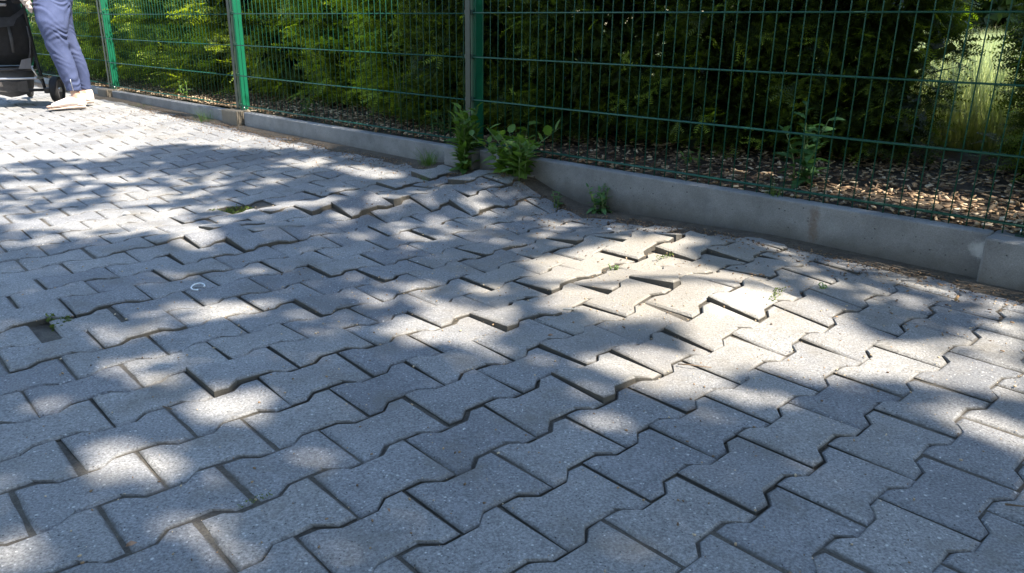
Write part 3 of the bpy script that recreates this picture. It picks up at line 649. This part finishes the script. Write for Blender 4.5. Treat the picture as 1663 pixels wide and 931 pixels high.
def plant(name, label, loc, stems, leaves, lm, ll, tilt=.25, group=None, seed=0, lr=(-.2, .7), spread=.05):
    r = random.Random(seed); t = thing(name, label, 'plant', loc, 0, group)
    for k in range(stems):
        a = r.uniform(0, 6.28); h = ll[2]*r.uniform(.65, 1.0) if k else ll[2]; tx_ = math.cos(a)*h*tilt*r.random(); ty_ = math.sin(a)*h*tilt*r.random()
        bx_, by_ = spread*math.cos(a)*r.random(), spread*math.sin(a)*r.random()
        pt = lambda f: Vector((bx_+tx_*f*f, by_+ty_*f*f, h*f))
        tube('stem', [pt(-.05), pt(.33), pt(.66), pt(1)], [.0035, .003, .0024, .0012], M['stem'], t, 6)
        for j in range(leaves):
            f = (j+.6)/leaves; o = bpy.data.objects.new('leaf', r.choice(lm)); COL.objects.link(o); o.parent = t
            L = r.uniform(ll[0], ll[1])*(1.1-.45*f); az = j*2.4+r.uniform(-.5, .5)+k; el = r.uniform(*lr)+.45*f
            o.matrix_local = Matrix.Translation(pt(f)) @ Matrix.Rotation(az, 4, 'Z') @ Matrix.Rotation(-el, 4, 'Y') @ Matrix.Rotation(r.uniform(-.5, .5), 4, 'X') @ Matrix.Scale(L, 4)
    return t
def gp(s, q, dz=0): x, y, _ = P(s, q); return (x, y, float(terrain(x, y))+dz)
plant('leafy_weed', 'tall yellow green leafy weed at the foot of the shaded fence post', gp(2.78, 2.585), 13, 14, LW, (.055, .10, .31), .28, seed=1, spread=.045, lr=(.1, .95))
plant('leafy_weed', 'broad leaved spreading weed just right of the tall one, over the kerb end', gp(2.42, 2.585), 14, 9, LW, (.07, .125, .22), .85, seed=2, spread=.10, lr=(-.2, .8))
plant('nettle_weed', 'small dark nettle like weed against the kerb, right of the lifted stones', gp(1.92, 2.575), 7, 9, LN, (.03, .055, .14), .5, seed=3, spread=.06)
plant('nettle_weed', 'shaded nettle behind the wire mesh, rising from the wood chips', P(1.24, 2.93, BEDZ+.02), 5, 12, LN, (.06, .10, .30), .45, seed=4, spread=.05)
plant('small_weed', 'small upright weed between the lifted stones and the kerb', on_ground(.19, 3.27), 3, 10, LN, (.018, .035, .075), .3, seed=5, spread=.015)
plant('climbing_weed', 'thin climbing weed with pale leaves behind the mesh', P(3.72, 2.95, BEDZ+.02), 3, 9, LW[:2], (.04, .075, .62), .35, seed=6, spread=.1)
plant('low_weed', 'low green weed behind the mesh left of the shaded post', P(3.25, 2.9, BEDZ+.01), 7, 7, LN, (.035, .06, .13), .9, seed=7, spread=.12)
plant('low_weed', 'little bright weed among the wood chips near the sunlit post', P(4.6, 2.85, BEDZ+.01), 4, 6, LW, (.03, .055, .12), .6, seed=8, spread=.05)
plant('low_weed', 'small light green sprout behind the mesh between the two sunlit posts', P(6.3, 2.8, BEDZ+.01), 3, 6, LW, (.04, .06, .12), .5, seed=9, spread=.04)
plant('low_weed', 'small leafy weed in the wood chips at the right edge', P(.42, 3.0, BEDZ+.01), 4, 6, LW, (.035, .06, .08), .8, seed=10, spread=.07)
plant('low_weed', 'sprout of light leaves on the wood chips at the foot of the dark hedge', P(1.75, 3.0, BEDZ+.01), 3, 5, LW, (.03, .05, .08), .8, seed=15, spread=.05)
plant('sprout', 'tiny weed in a joint in the middle of the sunny paving', on_ground(.322, 2.36), 3, 4, LW, (.010, .018, .018), .9, seed=11, spread=.015)
plant('sprout', 'tiny weed in the sunny gap beside the sunken stone', on_ground(.90, 2.12), 3, 4, LW, (.010, .018, .022), .9, seed=12, spread=.012)
def tuft(label, loc, n, h, sp, seed):
    r = np.random.default_rng(seed); a = r.random(n)*6.283; l = .45*r.random(n)
    Z_ = unit(np.stack([np.cos(a)*l*1.6, np.sin(a)*l*1.6, 1+0*a], -1)); X_ = unit(np.cross(np.stack([-np.sin(a), np.cos(a), 0*a], -1), Z_)); Y_ = np.cross(Z_, X_)
    T_ = np.stack([sp*np.cos(a)*r.random(n), sp*np.sin(a)*r.random(n), 0*a-.003], -1)
    TVb = GV.copy(); TVb[:, 1] *= 2.2; TVb[4, 0] = .35
    me = scatter('grass_tuft', TVb, GF, T_, X_, Y_, Z_, h*r.uniform(.5, 1.1, n), .1+.3*r.random(n)); o = obj('grass_tuft', me, M['tuft']); o.location = loc
    return tag(o, label, 'grass')
M['tuft'] = leaf_mat('tuft_grass', (.05, .12, .02), (.22, .32, .08), .3)
tuft('spiky grass tuft against the kerb left of the leafy weeds', gp(3.03, 2.56), 110, .12, .05, 1)
tuft('tiny flat grass tuft between stones below the spiky one', on_ground(-.415, 3.66), 60, .05, .04, 2)
tuft('light grass tuft at the kerb foot near the sunlit brownish block', gp(5.45, 2.54), 70, .12, .08, 3)
tuft('low grass along the shaded kerb between the far posts', gp(6.55, 2.56), 60, .05, .1, 4)
tuft('dry grass hanging over the kerb top below the nettle', P(1.22, 2.655, .185), 46, .09, .03, 5)
# moss and crumbs in the two gaps left by missing stones
def moss(label, x, y, ang, L, W, seed, n=420, dz=-.03, sz=.010):
    r = np.random.default_rng(seed); a = r.uniform(-1, 1, n)*L; b = r.uniform(-1, 1, n)*W; c, s_ = math.cos(ang), math.sin(ang)
    T_ = np.stack([a*c-b*s_, a*s_+b*c, .012*r.random(n)+.012*np.sin(a*70)*np.sin(b*60)], -1); D, Y_, Z_ = frames(r.normal(size=(n, 3)), r, 1)
    me = scatter('moss', LV, LF, T_, D, Y_, Z_, sz*r.uniform(.5, 1.3, n), r.random(n)); o = obj('moss', me, M['moss'], kind='stuff'); o.location = (x, y, float(terrain(x, y))+dz); return tag(o, label, 'moss')
AA = math.atan2(GAA[1], GAA[0])
moss('moss and soil in the open gap of a missing stone behind the raised stones', -1.205, 3.235, AA, .085, .05, 1, 700, -.019)
moss('strip of moss in the left gap of a missing stone at the left', -1.215, 1.93, AA+1.5, .06, .022, 2, 520, -.014)
moss('moss line in a joint of the sunny stones', .52, 2.47, AA, .07, .006, 3, 160, -.003, .006)
moss('moss line along the chipped stone near the pale scraped patch', .74, 2.04, AA+.3, .05, .010, 4, 160, -.003, .006)
moss('moss in the wide joint at the near left stones', -.43, 1.12, AA, .03, .004, 5, 90, -.005, .004)

# ---------------------------------------------------------------- litter
M['butt'] = simple('cigarette_paper', (.55, .32, .14), .8); M['butt2'] = simple('ash', (.10, .09, .08), .9); M['twig'] = simple('twig', (.16, .11, .07), .9)
M['clear'] = simple('frosted_plastic', (.75, .78, .80), .15); M['dry'] = simple('dry_leaf', (.34, .20, .12), .8); M['pale'] = simple('pale_wood', (.70, .62, .50), .8)
t = thing('cigarette_butt', 'brown cigarette butt standing out on the paving near the right kerb', 'cigarette butt', (1.268, 2.079, float(terrain(1.268, 2.079))+.006), .9)
tube('filter', [(-.012, 0, 0), (.010, 0, .004)], .0042, M['butt'], t, 10); tube('burnt_tip', [(.0101, 0, .004), (.016, .001, .006)], [.0041, .003], M['butt2'], t, 8)
bm = bmesh.new(); add_tube(bm, [(.019*math.cos(a), .019*math.sin(a), .002+.004*math.sin(a)) for a in [i*.3927 for i in range(14)]], .0024, 6)
o = obj('plastic_ring', bm, M['clear']); o.location = (-.941, 2.188, float(terrain(-.941, 2.188))+.005); tag(o, 'open whitish plastic ring lying on the stones at the left', 'plastic ring')
def bit(name, label, cat, x, y, pts, rad, m, dz=.004):
    o = tube(name, pts, rad, m); o.location = (x, y, float(terrain(x, y))+dz); return tag(o, label, cat)
bit('wood_splinter', 'pale wood splinter in the shaded hollow left of the sunny patch', 'wood splinter', .165, 2.02, [(-.022, .004, .004), (.0, .0, .006), (.026, -.003, .008)], [.002, .003, .0015], M['pale'], .003)
bit('twig', 'thin dark twig lying across the sunny stones', 'twig', .43, 1.66, [(-.035, .014, .002), (-.01, .004, .005), (.04, -.006, .003)], [.0016, .0014, .001], M['twig'])
bit('twig', 'short pale twig beside the white splinter', 'twig', .50, 2.34, [(-.03, .0, .002), (.03, -.004, .004)], [.0012, .001], M['twig'])
bit('twig', 'tiny dark twig on the shaded stones at the lower left', 'twig', -.71, 1.43, [(-.012, .008, .002), (.012, -.006, .003)], [.0018, .0012], M['twig'])
bit('twig', 'small dark twig on the shaded stones near the lower right corner', 'twig', .86, 1.12, [(-.02, .004, .002), (.02, -.004, .002)], [.002, .001], M['twig'])
def flake(label, x, y, L, m, rzv, cat='leaf', name='dry_leaf'):
    bm = bmesh.new(); vs = [bm.verts.new(v) for v in [(-L/2, 0, 0), (-.1*L, -.3*L, .004), (.5*L, 0, .003), (0, .28*L, .0055), (-.35*L, .22*L, .003)]]
    bm.faces.new(vs); r_ = bmesh.ops.solidify(bm, geom=bm.faces[:], thickness=.0012); o = obj(name, bm, m); o.location = (x, y, float(terrain(x, y))+.005); o.rotation_euler = (.15, .1, rzv); return tag(o, label, cat)
flake('small reddish dry leaf on a shaded stone at the lower left', -.577, .99, .017, M['dry'], .6)
flake('small tan chip at the tip of the lifted stones', .262, 1.746, .014, M['pale'], 1.2, 'wood chip', 'wood_chip')
flake('reddish chip in the dark joint under the lifted stones', .10, 1.83, .015, M['dry'], .2, 'wood chip', 'wood_chip')
flake('tiny reddish leaf crumb in the shade at the bottom', -.20, 1.09, .010, M['dry'], 2.2)
flake('white paper scrap on the stones near the kerb', .37, 2.86, .022, M['clear'], .3, 'paper scrap', 'paper_scrap')
flake('pale paper scrap on the stones left of the mossy gap', -1.60, 3.12, .030, M['clear'], .1, 'paper scrap', 'paper_scrap')
flake('dark crumb of bark on the sunny stones', .50, 2.20, .012, M['twig'], 1.0, 'bark crumb', 'bark_crumb')
flake('white fleck by the sunlit kerb foot near the brownish block', -2.60, 5.62, .035, M['clear'], .4, 'paper scrap', 'paper_scrap')
# ---------------------------------------------------------------- the woman (seen from the hips down) and the stroller
def loft(bm, rings, n=20, cap=True):
    """rings: centre, half width x, half width y, (axis x, axis y)"""
    R = []
    for c, rx, ry, ax, ay in rings:
        R.append([bm.verts.new(Vector(c)+Vector(ax)*rx*math.cos(6.28318*k/n)+Vector(ay)*ry*math.sin(6.28318*k/n)) for k in range(n)])
    for A, B in zip(R[:-1], R[1:]):
        for k in range(n): bm.faces.new((A[k], A[(k+1) % n], B[(k+1) % n], B[k]))
    if cap: bm.faces.new(R[0][::-1]); bm.faces.new(R[-1])
def fuse(name, bm, vox, m, parent, smooth_it=6, post=None):
    """join overlapping closed lofts into one continuous skin"""
    bmesh.ops.recalc_face_normals(bm, faces=bm.faces)
    me = bpy.data.meshes.new(name); bm.to_mesh(me); bm.free(); o = bpy.data.objects.new(name, me); COL.objects.link(o)
    a = o.modifiers.new('r', 'REMESH'); a.mode = 'VOXEL'; a.voxel_size = vox
    b = o.modifiers.new('s', 'SMOOTH'); b.iterations = smooth_it; b.factor = .5
    dg = bpy.context.evaluated_depsgraph_get(); me2 = bpy.data.meshes.new_from_object(o.evaluated_get(dg)); bpy.data.objects.remove(o)
    if post: post(me2)
    me2.name = name; me2.materials.clear(); me2.materials.append(m); me2.polygons.foreach_set('use_smooth', [True]*len(me2.polygons))
    o = bpy.data.objects.new(name, me2); COL.objects.link(o); o.parent = parent; return o
M['skin'] = simple('skin', (.52, .33, .25), .5, 0, .08, 12); M['hair'] = simple('hair', (.09, .055, .03), .6, 0, .4, 60)
def denim():
    m, t, b = mat('blue_trousers'); p = t.nodes.new('ShaderNodeTexCoord').outputs['Object']
    c = ramp(t, noise(t, 9, 4, .6, p), [(.3, (.040, .056, .13)), (.7, (.070, .090, .185))]); t.links.new(c, b.inputs['Base Color']); b.inputs['Roughness'].default_value = .85
    bump(t, b, noise(t, 400, 2, .6, p), .3, .002); return m
M['denim'] = denim(); M['white'] = simple('white_cotton', (.78, .77, .75), .8, 0, .04); M['beige'] = simple('beige_knit', (.52, .44, .40), .9, 0, .08)
M['sandal'] = simple('pale_pink_leather', (.72, .62, .57), .5, 0, .08); M['sole'] = simple('cork_sole', (.50, .41, .34), .8)
M['black'] = simple('black_fabric', (.014, .014, .016), .8, 0, .4, 30, .003); M['dgrey'] = simple('dark_grey_fabric', (.07, .07, .075), .8, 0, .25, 30); M['mgrey'] = simple('mid_grey_mesh', (.16, .15, .145), .8, 0, .25, 30); M['lgrey'] = simple('light_grey_fabric', (.34, .32, .32), .8, 0, .1)
M['rubber'] = simple('black_rubber', (.012, .012, .013), .7); M['tube'] = simple('black_tube', (.02, .02, .022), .35); M['alu'] = simple('silver_tube', (.6, .6, .6), .3, .9, .05)

wo_ = thing('person', 'woman standing behind the stroller in blue trousers, white top and pale shoes, leaning forward', 'person', (-3.503, 6.175, .106))
wo_.rotation_euler = (0, 0, math.atan2(.485, .875))        # local x = image right (her back), local y = away from the viewer
PX = 204.0
def X_(px): return (px-110)/PX
def Z_(py): return (173.5-py)/PX
ex, ey = (1, 0, 0), (0, 1, 0)
def leg(bm, rows, yd, r=.0):
    rings = []
    for py, a, b in rows:
        hw = (b-a)/2/PX; rings.append(((X_((a+b)/2), yd(py), Z_(py)), hw, min(hw*.92, .098), ex, ey))
    loft(bm, rings, 28)
def interp_rows(rows, n):
    ys = [r_[0] for r_ in rows]; out = []
    for y in np.linspace(ys[0], ys[-1], n): out.append((y, float(np.interp(-y, [-v for v in ys], [r_[1] for r_ in rows])), float(np.interp(-y, [-v for v in ys], [r_[2] for r_ in rows]))))
    return out
near = [(146, 112.5, 133.5), (140, 112, 133.5), (125, 106.5, 133), (107, 102.5, 131.5), (90, 97.5, 128), (80, 95, 125), (70, 93, 125), (60, 91, 127), (43, 87, 132), (21, 86, 138), (5, 89, 143), (-12, 93, 146), (-24, 97, 142)]
far = [(148, 133, 148.5), (140, 132, 148.5), (125, 131, 149), (107, 127, 147.5), (90, 123, 143.5), (75, 117, 140), (60, 110, 138), (43, 104, 137.5), (21, 98, 139), (5, 93, 143), (-12, 95, 146)]
yn = lambda py: -.02+.06*smooth(np.array(60.-py), 0, 70); yf = lambda py: .20-.07*smooth(np.array(60.-py), 0, 70)
bm = bmesh.new(); leg(bm, interp_rows(near, 24), lambda p_: float(yn(p_))); leg(bm, interp_rows(far, 24), lambda p_: float(yf(p_)))
loft(bm, [((X_(117), .085, Z_(18)), .115, .13, ex, ey), ((X_(119), .085, Z_(0)), .125, .16, ex, ey), ((X_(118), .085, Z_(-20)), .115, .15, ex, ey), ((X_(113), .085, Z_(-40)), .095, .13, ex, ey)], 24)
def wrinkle(me):
    n = len(me.vertices); co = np.empty(n*3, np.float32); no = np.empty(n*3, np.float32); me.vertices.foreach_get('co', co); me.vertices.foreach_get('normal', no)
    co = co.reshape(-1, 3); no = no.reshape(-1, 3); x, y, z = co.T
    knee = np.exp(-((z-.50)/.07)**2)+.5*np.exp(-((z-.76)/.07)**2)+.45*np.exp(-((z-.2)/.06)**2)+.15
    f = (np.sin(z*135+7*np.sin(x*19+y*13+1)+3*np.sin(z*29+2))*.0046*np.clip(np.sin(z*24+x*31+y*9)+.7, 0, 1.2)+np.sin(z*88-x*60+4*np.sin(y*35+z*17))*.0034*np.clip(np.sin(z*15-y*33+2)+.4, 0, 1.2))
    co += no*(f*knee)[:, None]; me.vertices.foreach_set('co', co.ravel())
fuse('trousers', bm, .0055, M['denim'], wo_, 5, wrinkle)
# body: one continuous skin from the feet through torso, arms and head
bm = bmesh.new()
def foot(heel, toe, yd, zh, lift=0):
    L = (heel-toe)/PX; hx = X_(heel); rings = []
    for f, w_, h_, zc in [(0, .022, .022, .052), (.08, .03, .034, .056), (.25, .032, .042, .062), (.5, .036, .030, .046), (.72, .042, .019, .030), (.88, .040, .012, .022), (1.0, .024, .008, .019)]:
        rings.append(((hx-L*f, yd, zc+lift), w_, h_, (0, 1, 0), (0, 0, 1)))
    loft(bm, rings, 16)
    for k, (dy, l_) in enumerate([(-.030, .012), (-.014, .017), (.002, .016), (.016, .012), (.028, .006)]):
        add_tube(bm, [(hx-L*.88, yd+dy, .022+lift), (hx-L*1.0-l_, yd+dy*1.05, .018+lift)], [.0095, .007], 8)
foot(135, 84, -.02, 0, .0); foot(147, 100, .20, 0, .02)
add_tube(bm, [(X_(125), -.02, .07), (X_(123), -.02, .16), (X_(119), -.02, .26)], [.034, .032, .03], 12); add_tube(bm, [(X_(139), .20, .09), (X_(141), .20, .17), (X_(140), .20, .26)], [.033, .028, .028], 12)
for a, b_ in (((X_(119), -.02, .25), (X_(109), -.02, .52)), ((X_(139), .20, .25), (X_(127), .19, .52))): add_tube(bm, [a, b_], [.03, .034], 12)
add_tube(bm, [(X_(109), -.02, .50), (X_(114), .05, .9)], [.034, .06], 12); add_tube(bm, [(X_(127), .19, .50), (X_(118), .13, .9)], [.034, .06], 12)
loft(bm, [((X_(118), .085, .86), .09, .13, ex, ey), ((X_(113), .085, 1.02), .08, .115, ex, ey), ((X_(104), .085, 1.16), .085, .125, ex, ey), ((X_(96), .085, 1.26), .08, .15, ex, ey), ((X_(91), .085, 1.33), .055, .12, ex, ey), ((X_(89), .085, 1.37), .04, .05, ex, ey)], 20)
add_tube(bm, [(X_(90), .085, 1.33), (X_(84), .085, 1.44)], [.052, .048], 12)
loft(bm, [((X_(80), .085, 1.40), .045, .040, ex, ey), ((X_(76), .085, 1.43), .07, .055, ex, ey), ((X_(77), .085, 1.49), .088, .07, ex, ey), ((X_(78), .085, 1.55), .092, .074, ex, ey), ((X_(79), .085, 1.60), .078, .064, ex, ey), ((X_(80), .085, 1.63), .04, .035, ex, ey)], 20)
add_tube(bm, [(X_(60), .085, 1.50), (X_(57), .085, 1.478)], [.010, .013], 8); add_tube(bm, [(X_(61), .065, 1.447), (X_(61), .105, 1.447)], .011, 8)
for sy in (-1, 1): add_tube(bm, [(X_(80), .085+sy*.072, 1.47), (X_(81), .085+sy*.080, 1.51)], [.012, .015], 8)
HAND = [(-.36, .06, 1.02), (-.34, .26, 1.02)]
for k, sy in enumerate((-1, 1)):
    sh = (X_(94), .085+sy*.15, 1.29); el_ = (X_(80)-.02, .085+sy*.19, 1.06); wr = (HAND[k][0]+.06, HAND[k][1], HAND[k][2]+.01)
    add_tube(bm, [sh, el_], [.048, .036], 12); add_tube(bm, [el_, wr], [.036, .024], 12)
    loft(bm, [((wr[0], wr[1], wr[2]), .024, .018, ey, (0, 0, 1)), ((wr[0]-.035, wr[1], wr[2]+.004), .036, .016, ey, (0, 0, 1)), ((wr[0]-.075, wr[1], wr[2]+.004), .038, .013, ey, (0, 0, 1))], 12)
    for j, (dy, l_) in enumerate([(-.029, .7), (-.010, 1), (.010, .95), (.028, .75)]):
        b0_ = (wr[0]-.07, wr[1]+dy, wr[2]+.005); add_tube(bm, [b0_, (b0_[0]-.03*l_, b0_[1], b0_[2]-.004), (b0_[0]-.045*l_, b0_[1], b0_[2]-.026), (b0_[0]-.03*l_, b0_[1], b0_[2]-.044)], [.009, .0085, .008, .007], 8)
    add_tube(bm, [(wr[0]-.03, wr[1]-sy*.028, wr[2]), (wr[0]-.055, wr[1]-sy*.046, wr[2]-.018), (wr[0]-.075, wr[1]-sy*.036, wr[2]-.036)], [.012, .010, .008], 8)
fuse('body', bm, .0065, M['skin'], wo_, 3)
bm = bmesh.new()
loft(bm, [((X_(104), .085, .885), .085, .155, ex, ey), ((X_(108), .085, .94), .12, .165, ex, ey), ((X_(110), .085, 1.02), .105, .14, ex, ey), ((X_(103), .085, 1.16), .105, .145, ex, ey), ((X_(95), .085, 1.27), .095, .17, ex, ey), ((X_(90), .085, 1.345), .062, .12, ex, ey)], 24)
for sy in (-1, 1): add_tube(bm, [(X_(95), .085+sy*.13, 1.285), (X_(86), .085+sy*.18, 1.14)], [.065, .056], 14)
fuse('shirt', bm, .008, M['white'], wo_, 4, wrinkle)
# beige cardigan front hanging down
bm = bmesh.new()
loft(bm, [((X_(83.5), .02, Z_(31)), .006, .035, ex, ey), ((X_(81), .02, Z_(22)), .022, .06, ex, ey), ((X_(77), .02, Z_(8)), .040, .075, ex, ey), ((X_(74), .03, Z_(-10)), .050, .085, ex, ey), ((X_(82), .06, Z_(-45)), .07, .13, ex, ey), ((X_(88), .085, Z_(-75)), .09, .15, ex, ey)], 18)
fuse('cardigan', bm, .008, M['beige'], wo_, 4, wrinkle)
bm = bmesh.new(); loft(bm, [((X_(88), .085, 1.36), .05, .07, ex, ey), ((X_(87), .085, 1.45), .07, .085, ex, ey), ((X_(84), .085, 1.55), .09, .086, ex, ey), ((X_(81), .085, 1.63), .085, .075, ex, ey), ((X_(81), .085, 1.665), .03, .03, ex, ey)], 20)
fuse('hair', bm, .009, M['hair'], wo_, 4)
for (heel, toe, yd, lift) in ((136, 81, -.02, 0), (149, 98, .20, .02)):
    L = (heel-toe)/PX; hx = X_(heel); bm = bmesh.new(); rings = []
    for f, w_, h_ in [(0, .025, .016), (.1, .033, .018), (.4, .033, .013), (.7, .045, .0075), (.92, .041, .006), (1.0, .02, .005)]:
        rings.append(((hx-L*f, yd, h_-.004+lift*(1-f)), w_, h_, (0, 1, 0), (0, 0, 1)))
    loft(bm, rings, 14); bmesh.ops.recalc_face_normals(bm, faces=bm.faces); sa = obj('shoe', bm, M['sole'], wo_)
    bm = bmesh.new(); rings = []
    for f, w_, h_, zc in [(.0, .028, .034, .048), (.08, .038, .040, .052), (.3, .038, .042, .055), (.5, .041, .034, .046), (.7, .047, .025, .034), (.86, .045, .017, .025)]:
        rings.append(((hx-L*f, yd, zc+lift*(1-f)), w_, h_, (0, 1, 0), (0, 0, 1)))
    loft(bm, rings, 18, False); bmesh.ops.recalc_face_normals(bm, faces=bm.faces); up = obj('upper', bm, M['sandal'], sa); smooth_shade(up)
    bm = bmesh.new(); loft(bm, [((hx-.035, yd, .028+lift), .043, .036, ex, ey), ((hx-.033, yd, .075+lift), .040, .033, ex, ey), ((hx-.035, yd, .105+lift), .036, .032, ex, ey)], 16, False)
    obj('heel_cup', bm, M['sandal'], sa)
tube('ankle_zip', [(X_(122), -.0665, .135), (X_(121), -.0705, .18), (X_(120), -.0775, .225)], .0028, M['alu'], wo_, 6)

st = thing('stroller', 'black three wheeled stroller with grey trim at the left edge, facing away', 'stroller', (-4.05, 6.37, .113)); st.rotation_euler = (0, 0, math.atan2(.36, .93))
def wheel(name, x, y, r, wd, steer=0):
    c = math.cos(steer); s_ = math.sin(steer); w_ = thing(name, '', '', (0, 0, 0)); bpy.data.objects.remove(w_)
    bm = bmesh.new(); prof = [(r-.034, -wd*.42), (r-.012, -wd*.5), (r-.002, -wd*.3), (r, 0), (r-.002, wd*.3), (r-.012, wd*.5), (r-.034, wd*.42)]; nn = 28; R = []
    for i in range(nn):
        a = 6.28318*i/nn; R.append([bm.verts.new((x+p_[1]*c-p_[0]*math.cos(a)*s_, y+p_[1]*s_+p_[0]*math.cos(a)*c, r+p_[0]*math.sin(a))) for p_ in prof])
    for i in range(nn):
        for j in range(len(prof)): bm.faces.new((R[i][j], R[(i+1) % nn][j], R[(i+1) % nn][(j+1) % len(prof)], R[i][(j+1) % len(prof)]))
    bmesh.ops.recalc_face_normals(bm, faces=bm.faces); o = obj(name, bm, M['rubber'], st); smooth_shade(o)
    bm = bmesh.new(); add_tube(bm, [(x-.016*c, y-.016*s_, r), (x+.016*c, y+.016*s_, r)], r-.036, 20)
    obj('rim', bm, M['dgrey'], o); tube('hub', [(x-.032*c, y-.032*s_, r), (x+.032*c, y+.032*s_, r)], .018, M['alu'], o, 12)
wheel('rear_wheel', .33, 0, .108, .062, -.15); wheel('rear_wheel', -.33, 0, .108, .062, -.15); wheel('front_wheel', .02, .62, .085, .04, 0)
tube('axle', [(-.31, 0, .108), (.31, 0, .108)], .011, M['tube'], st)
for sx_ in (-1, 1):
    bm = bmesh.new(); add_box(bm, (sx_*.262, 0, .105), (.05, .05, .045), None, .008); obj('brake_housing', bm, M['tube'], st)
    tube('frame_tube', [(sx_*.245, .0, .108), (sx_*.215, .05, .30), (sx_*.185, .12, .55), (sx_*.19, .02, .80), (sx_*.20, -.16, .98)], .0125, M['tube'], st)
    tube('front_tube', [(sx_*.205, .05, .34), (sx_*.12, .35, .2), (sx_*.04, .58, .13)], .012, M['tube'], st)
    tube('link_bar', [(sx_*.235, .01, .16), (sx_*.165, -.03, .31)], .008, M['alu'], st)
tube('cross_bar', [(-.235, .0, .205), (-.21, -.115, .205), (.21, -.115, .205), (.24, .0, .205)], .0085, M['alu'], st); tube('upper_bar', [(-.20, -.06, .86), (.20, -.06, .86)], .009, M['alu'], st)
tube('handle_bar', [(-.20, -.16, .98), (-.17, -.20, 1.02), (.17, -.20, 1.02), (.20, -.16, .98)], .016, M['rubber'], st)
bm = bmesh.new(); R2 = [((0, .14, .055), .045, .14), ((0, .14, .075), .115, .19), ((0, .14, .12), .14, .205), ((0, .14, .20), .155, .21), ((0, .14, .262), .172, .22)]
loft(bm, [(c, a, b_, ex, ey) for c, a, b_ in R2], 24); bmesh.ops.recalc_face_normals(bm, faces=bm.faces); bk = obj('basket', bm, M['dgrey'], st); smooth_shade(bk)
add = [(.19*math.cos(a), .14+.235*math.sin(a), .272) for a in [i*6.28318/24 for i in range(24)]]
tube('basket_rim', add, .011, M['tube'], st, 8, True)
bm = bmesh.new(); loft(bm, [((0, .18, .30), .15, .11, ex, ey), ((0, .16, .38), .185, .13, ex, ey), ((0, .14, .5), .20, .135, ex, ey), ((0, .12, .62), .195, .13, ex, ey), ((0, .10, .72), .17, .12, ex, ey), ((0, .09, .82), .15, .10, ex, ey)], 28)
fuse('seat_shell', bm, .01, M['black'], st, 4)
bm = bmesh.new(); vs = [[(-.20, -.030, .70), (-.145, -.055, .655), (-.115, -.065, .60), (0, -.072, .585), (.115, -.065, .60), (.145, -.055, .655), (.20, -.030, .70)], [(-.205, -.02, .745), (-.15, -.045, .70), (-.10, -.055, .665), (0, -.062, .66), (.10, -.055, .665), (.15, -.045, .70), (.205, -.02, .745)]]
A = [bm.verts.new(v) for v in vs[0]]; B = [bm.verts.new(v) for v in vs[1]]
for i in range(6): bm.faces.new((A[i], A[i+1], B[i+1], B[i]))
bmesh.ops.solidify(bm, geom=bm.faces[:], thickness=.018); obj('grey_trim', bm, M['dgrey'], st)
bm = bmesh.new(); add_box(bm, (.02, -.075, .815), (.17, .045, .06), None, .012); obj('parcel_pouch', bm, M['lgrey'], st)
bm = bmesh.new(); add_box(bm, (.02, -.075, .755), (.15, .03, .022), None, .008); obj('pouch_strap', bm, M['lgrey'], st)
for sx_ in (-1, 1):
    bm = bmesh.new(); add_box(bm, (sx_*.165+.01, -.06, .80), (.085, .06, .07), None, .018); obj('fold_joint', bm, M['black'], st)
for sx_ in (-1, 1):
    bm = bmesh.new(); v_ = [bm.verts.new(p_) for p_ in [(sx_*.18, -.04, .275), (sx_*.10, -.085, .278), (sx_*.125, -.055, .345), (sx_*.185, -.01, .36)]]; bm.faces.new(v_); bmesh.ops.solidify(bm, geom=bm.faces[:], thickness=.006); obj('basket_gusset', bm, M['lgrey'], st)
    tube('harness_strap', [(sx_*.07, -.005, .40), (sx_*.075, -.02, .50), (sx_*.07, -.02, .60)], [.010, .012, .010], M['dgrey'], st, 6)
    tube('seat_piping', [(sx_*.15, .03, .31), (sx_*.185, .01, .40), (sx_*.20, .0, .50), (sx_*.195, -.005, .60)], .006, M['dgrey'], st, 6)
bm = bmesh.new(); cs_ = []
for i in range(9):
    f = i/8; a = -1+2*f; cs_.append([bm.verts.new((a*.135, -.078+.035*a*a+.006*math.sin(i*2.3), z_+.006*math.sin(i*1.7+z_*40))) for z_ in (.10, .14, .18)])
for A_, B_ in zip(cs_[:-1], cs_[1:]):
    for j in range(2): bm.faces.new((A_[j], B_[j], B_[j+1], A_[j+1]))
bmesh.ops.solidify(bm, geom=bm.faces[:], thickness=.005); obj('basket_front_panel', bm, M['mgrey'], st)
bm = bmesh.new(); loft(bm, [((0, .14, .84), .19, .16, ex, ey), ((0, .17, .95), .205, .20, ex, ey), ((0, .2, 1.05), .18, .19, ex, ey), ((0, .22, 1.10), .10, .11, ex, ey)], 28)
hd = fuse('sun_hood', bm, .012, M['black'], st, 4)
bpy.context.view_layer.update()
